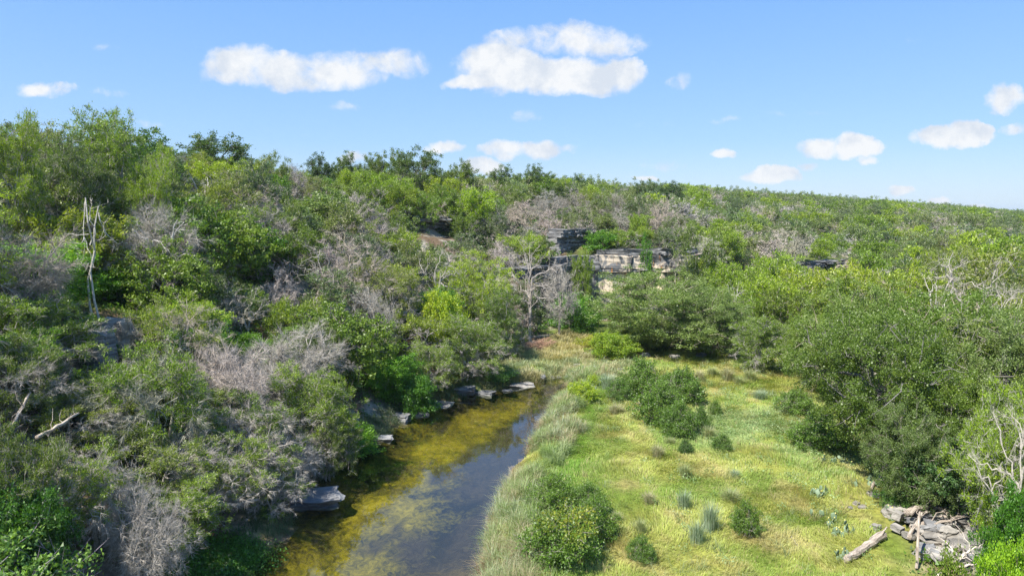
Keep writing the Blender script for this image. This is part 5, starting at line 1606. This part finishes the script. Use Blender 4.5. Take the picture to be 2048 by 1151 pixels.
def forest_gn(name, label, sources, pts_by):
    """one mass of distant trees: each point carries a turn and a size, and takes one of the tree meshes"""
    gnt = bpy.data.node_groups.new(name, 'GeometryNodeTree')
    gnt.interface.new_socket('Geometry', in_out='INPUT', socket_type='NodeSocketGeometry')
    gnt.interface.new_socket('Geometry', in_out='OUTPUT', socket_type='NodeSocketGeometry')
    gi = gnt.nodes.new('NodeGroupInput'); go = gnt.nodes.new('NodeGroupOutput')
    jn_ = gnt.nodes.new('GeometryNodeJoinGeometry')
    P, A = [], []
    for k, (key, o) in enumerate(sources):
        for q in pts_by[key]:
            P.append(q[:3]); A.append((q[3], q[4], q[5], k))
        oi = gnt.nodes.new('GeometryNodeObjectInfo'); oi.inputs['Object'].default_value = o; oi.inputs['As Instance'].default_value = True
        iop = gnt.nodes.new('GeometryNodeInstanceOnPoints')
        def attr(nm_, typ):
            a = gnt.nodes.new('GeometryNodeInputNamedAttribute'); a.data_type = typ; a.inputs['Name'].default_value = nm_
            return a.outputs['Attribute']
        cmp_ = gnt.nodes.new('FunctionNodeCompare'); cmp_.data_type = 'INT'; cmp_.operation = 'EQUAL'
        gnt.links.new(attr('kind', 'INT'), cmp_.inputs[2]); cmp_.inputs[3].default_value = k
        gnt.links.new(gi.outputs[0], iop.inputs['Points']); gnt.links.new(cmp_.outputs[0], iop.inputs['Selection'])
        gnt.links.new(oi.outputs['Geometry'], iop.inputs['Instance'])
        gnt.links.new(attr('turn', 'FLOAT_VECTOR'), iop.inputs['Rotation']); gnt.links.new(attr('size', 'FLOAT_VECTOR'), iop.inputs['Scale'])
        gnt.links.new(iop.outputs[0], jn_.inputs[0])
    gnt.links.new(jn_.outputs[0], go.inputs[0])
    me = bpy.data.meshes.new(name); me.vertices.add(len(P)); me.vertices.foreach_set('co', np.array(P, np.float32).ravel())
    A = np.array(A, np.float32)
    r = me.attributes.new('turn', 'FLOAT_VECTOR', 'POINT'); v = np.zeros((len(P), 3), np.float32); v[:, 2] = A[:, 0]; r.data.foreach_set('vector', v.ravel())
    r = me.attributes.new('size', 'FLOAT_VECTOR', 'POINT'); v = np.stack([A[:, 1], A[:, 1], A[:, 2]], 1).astype(np.float32); r.data.foreach_set('vector', v.ravel())
    r = me.attributes.new('kind', 'INT', 'POINT'); r.data.foreach_set('value', A[:, 3].astype(np.int32))
    o = ob(name, me); md = o.modifiers.new('trees', 'NODES'); md.node_group = gnt
    return tag(o, label, 'woodland', kind='stuff')
print('individual trees', n_ind, 'mass', {k: len(v) for k, v in stuff_pts.items()})
srcs = [(k, o) for k, o in src.items() if len(stuff_pts[k])]
if srcs:
    forest_gn('far_woodland', 'green and grey juniper woodland on the far right slope and valley', srcs, stuff_pts)

# undergrowth: low leafy clumps between the trees
ru = np.random.default_rng(123)
nU = 5200
ux = []; uy = []
azu = ru.uniform(radians(-42), radians(40), nU * 4); ru_r = np.sqrt(ru.uniform(20 ** 2, 125 ** 2, nU * 4))
ux = ru_r * np.sin(azu); uy = ru_r * np.cos(azu)
su, tu = foot_sd(ux, uy); Lu = np.interp(tu, TT, LL)
woods = ((su > -.8) & (su < Lu + 4)) | ((su <= -.8) & ((uy > 69) & (ux > 12) | (ux > 21 + (uy - 36) * .46)) & (uy > 24))
woods &= (creek_sd(ux, uy) < -.1) & (fbm(ux * .3, uy * .3, 401, 3) > .42)
ppx, ppy = project(ux, uy, gheight(ux, uy))
for (x0, x1, y0, y1, dm) in WIN[:7]:
    woods &= ~((ppx > x0 - 4) & (ppx < x1 + 4) & (ppy > y0 - 4) & (ppy < y1 + 22) & (ru_r < dm))
ux, uy = ux[woods][:nU], uy[woods][:nU]
uz = gheight(ux, uy); ud = np.hypot(ux, uy); nU = len(ux)
per = 46
idx = np.repeat(np.arange(nU), per)
szc = ru.uniform(.25, .65, nU)[idx]
c = np.stack([ux, uy, uz], 1)[idx] + ru.normal(size=(len(idx), 3)) * np.stack([szc, szc, szc * .45], 1) * .8
c[:, 2] += szc * .35
d_ = norm(ru.normal(size=(len(idx), 3)) + np.array([0, 0, .4]))
lf = (.09 + .0022 * ud)[idx] * ru.uniform(.7, 1.3, len(idx))
V, F = leaf_tris(ru, c, d_, lf, lf * .7)
pal = np.array([(.07, .13, .025), (.05, .09, .025), (.10, .155, .04), (.10, .12, .05), (.09, .18, .02)])
pc = pal[ru.integers(0, len(pal), nU)][idx] * ru.uniform(.75, 1.25, (len(idx), 1))
tag(ob('undergrowth', mesh('undergrowth', V, [F], [MAT_LEAF], np.repeat(pc, 3, 0))), 'low leafy undergrowth between the trees', 'undergrowth', kind='stuff')

# bright ground cover at the bottom left and vines over the bank
pg = np.array([G(random.gauss(400, 55), random.gauss(1128, 18)) for _ in range(170)] + [G(random.gauss(470, 22), random.gauss(1120, 16)) for _ in range(60)])
nG = len(pg); idx = np.repeat(np.arange(nG), 120)
c = pg[idx] + ru.normal(size=(len(idx), 3)) * np.array([.3, .3, .10]) + np.array([0, 0, .15])
lf = .085 * ru.uniform(.7, 1.3, len(idx))
V, F = leaf_tris(ru, c, norm(ru.normal(size=(len(idx), 3)) + np.array([0, 0, .5])), lf, lf * .8)
pal = np.array([(.08, .20, .02), (.06, .15, .02), (.11, .25, .03)])
pc = pal[ru.integers(0, 3, nG)][idx] * ru.uniform(.75, 1.25, (len(idx), 1))
tag(ob('ground_cover', mesh('ground_cover', V, [F], [MAT_LEAF], np.repeat(pc, 3, 0))), 'bright green low ground cover on the bank at the bottom left', 'ground cover', kind='stuff')

# golden bushes by the gap below the cliff, and the rusty dead brush beside it
T('shrub_b', 'golden_bush', 1182, 672, 72, 56, 'golden yellow bush in the gap below the cliff', 'shrub', color=(1.35, 1.02, 1.4), hmin=.8)
T('shrub_b', 'golden_bush', 1205, 692, 69, 44, 'yellow bush in front of the golden one below the cliff', 'shrub', color=(1.25, 1.0, 1.4), hmin=.7)
T('juniper_dead_near', 'dead_brush', 1080, 676, 70, 60, 'rusty brown dead brush heap left of the golden bush', 'brush', color=(1, .62, .45), hmin=1.2)
tot = sum(len(o.data.loop_triangles) if False else 0 for o in [])
print('objects', len(bpy.data.objects), 'meshes tris ~', sum(len(m.loops) - 2 * len(m.polygons) for m in bpy.data.meshes))

# thin summer haze: one closed box of even air round the whole scene
hz_lo, hz_hi = np.array([-3600, -420, -3.5]), np.array([5300, 7100, 62.0])
bc_ = np.array([[x, y, z] for z in (0, 1) for y in (0, 1) for x in (0, 1)], float) * (hz_hi - hz_lo) + hz_lo
bf_ = np.array([[0, 2, 3, 1], [4, 5, 7, 6], [0, 1, 5, 4], [2, 6, 7, 3], [0, 4, 6, 2], [1, 3, 7, 5]])
mh, th, oh = newmat('haze_air')
pvn = th.nodes.new('ShaderNodeVolumePrincipled')
pvn.inputs['Color'].default_value = (.80, .90, 1.0, 1)
pvn.inputs['Density'].default_value = .00012
pvn.inputs['Anisotropy'].default_value = .2
th.links.new(pvn.outputs[0], oh.inputs['Volume'])
tag(ob('haze', mesh('haze', bc_, [bf_], [mh])), 'faint blue air towards the far hills', kind='stuff')
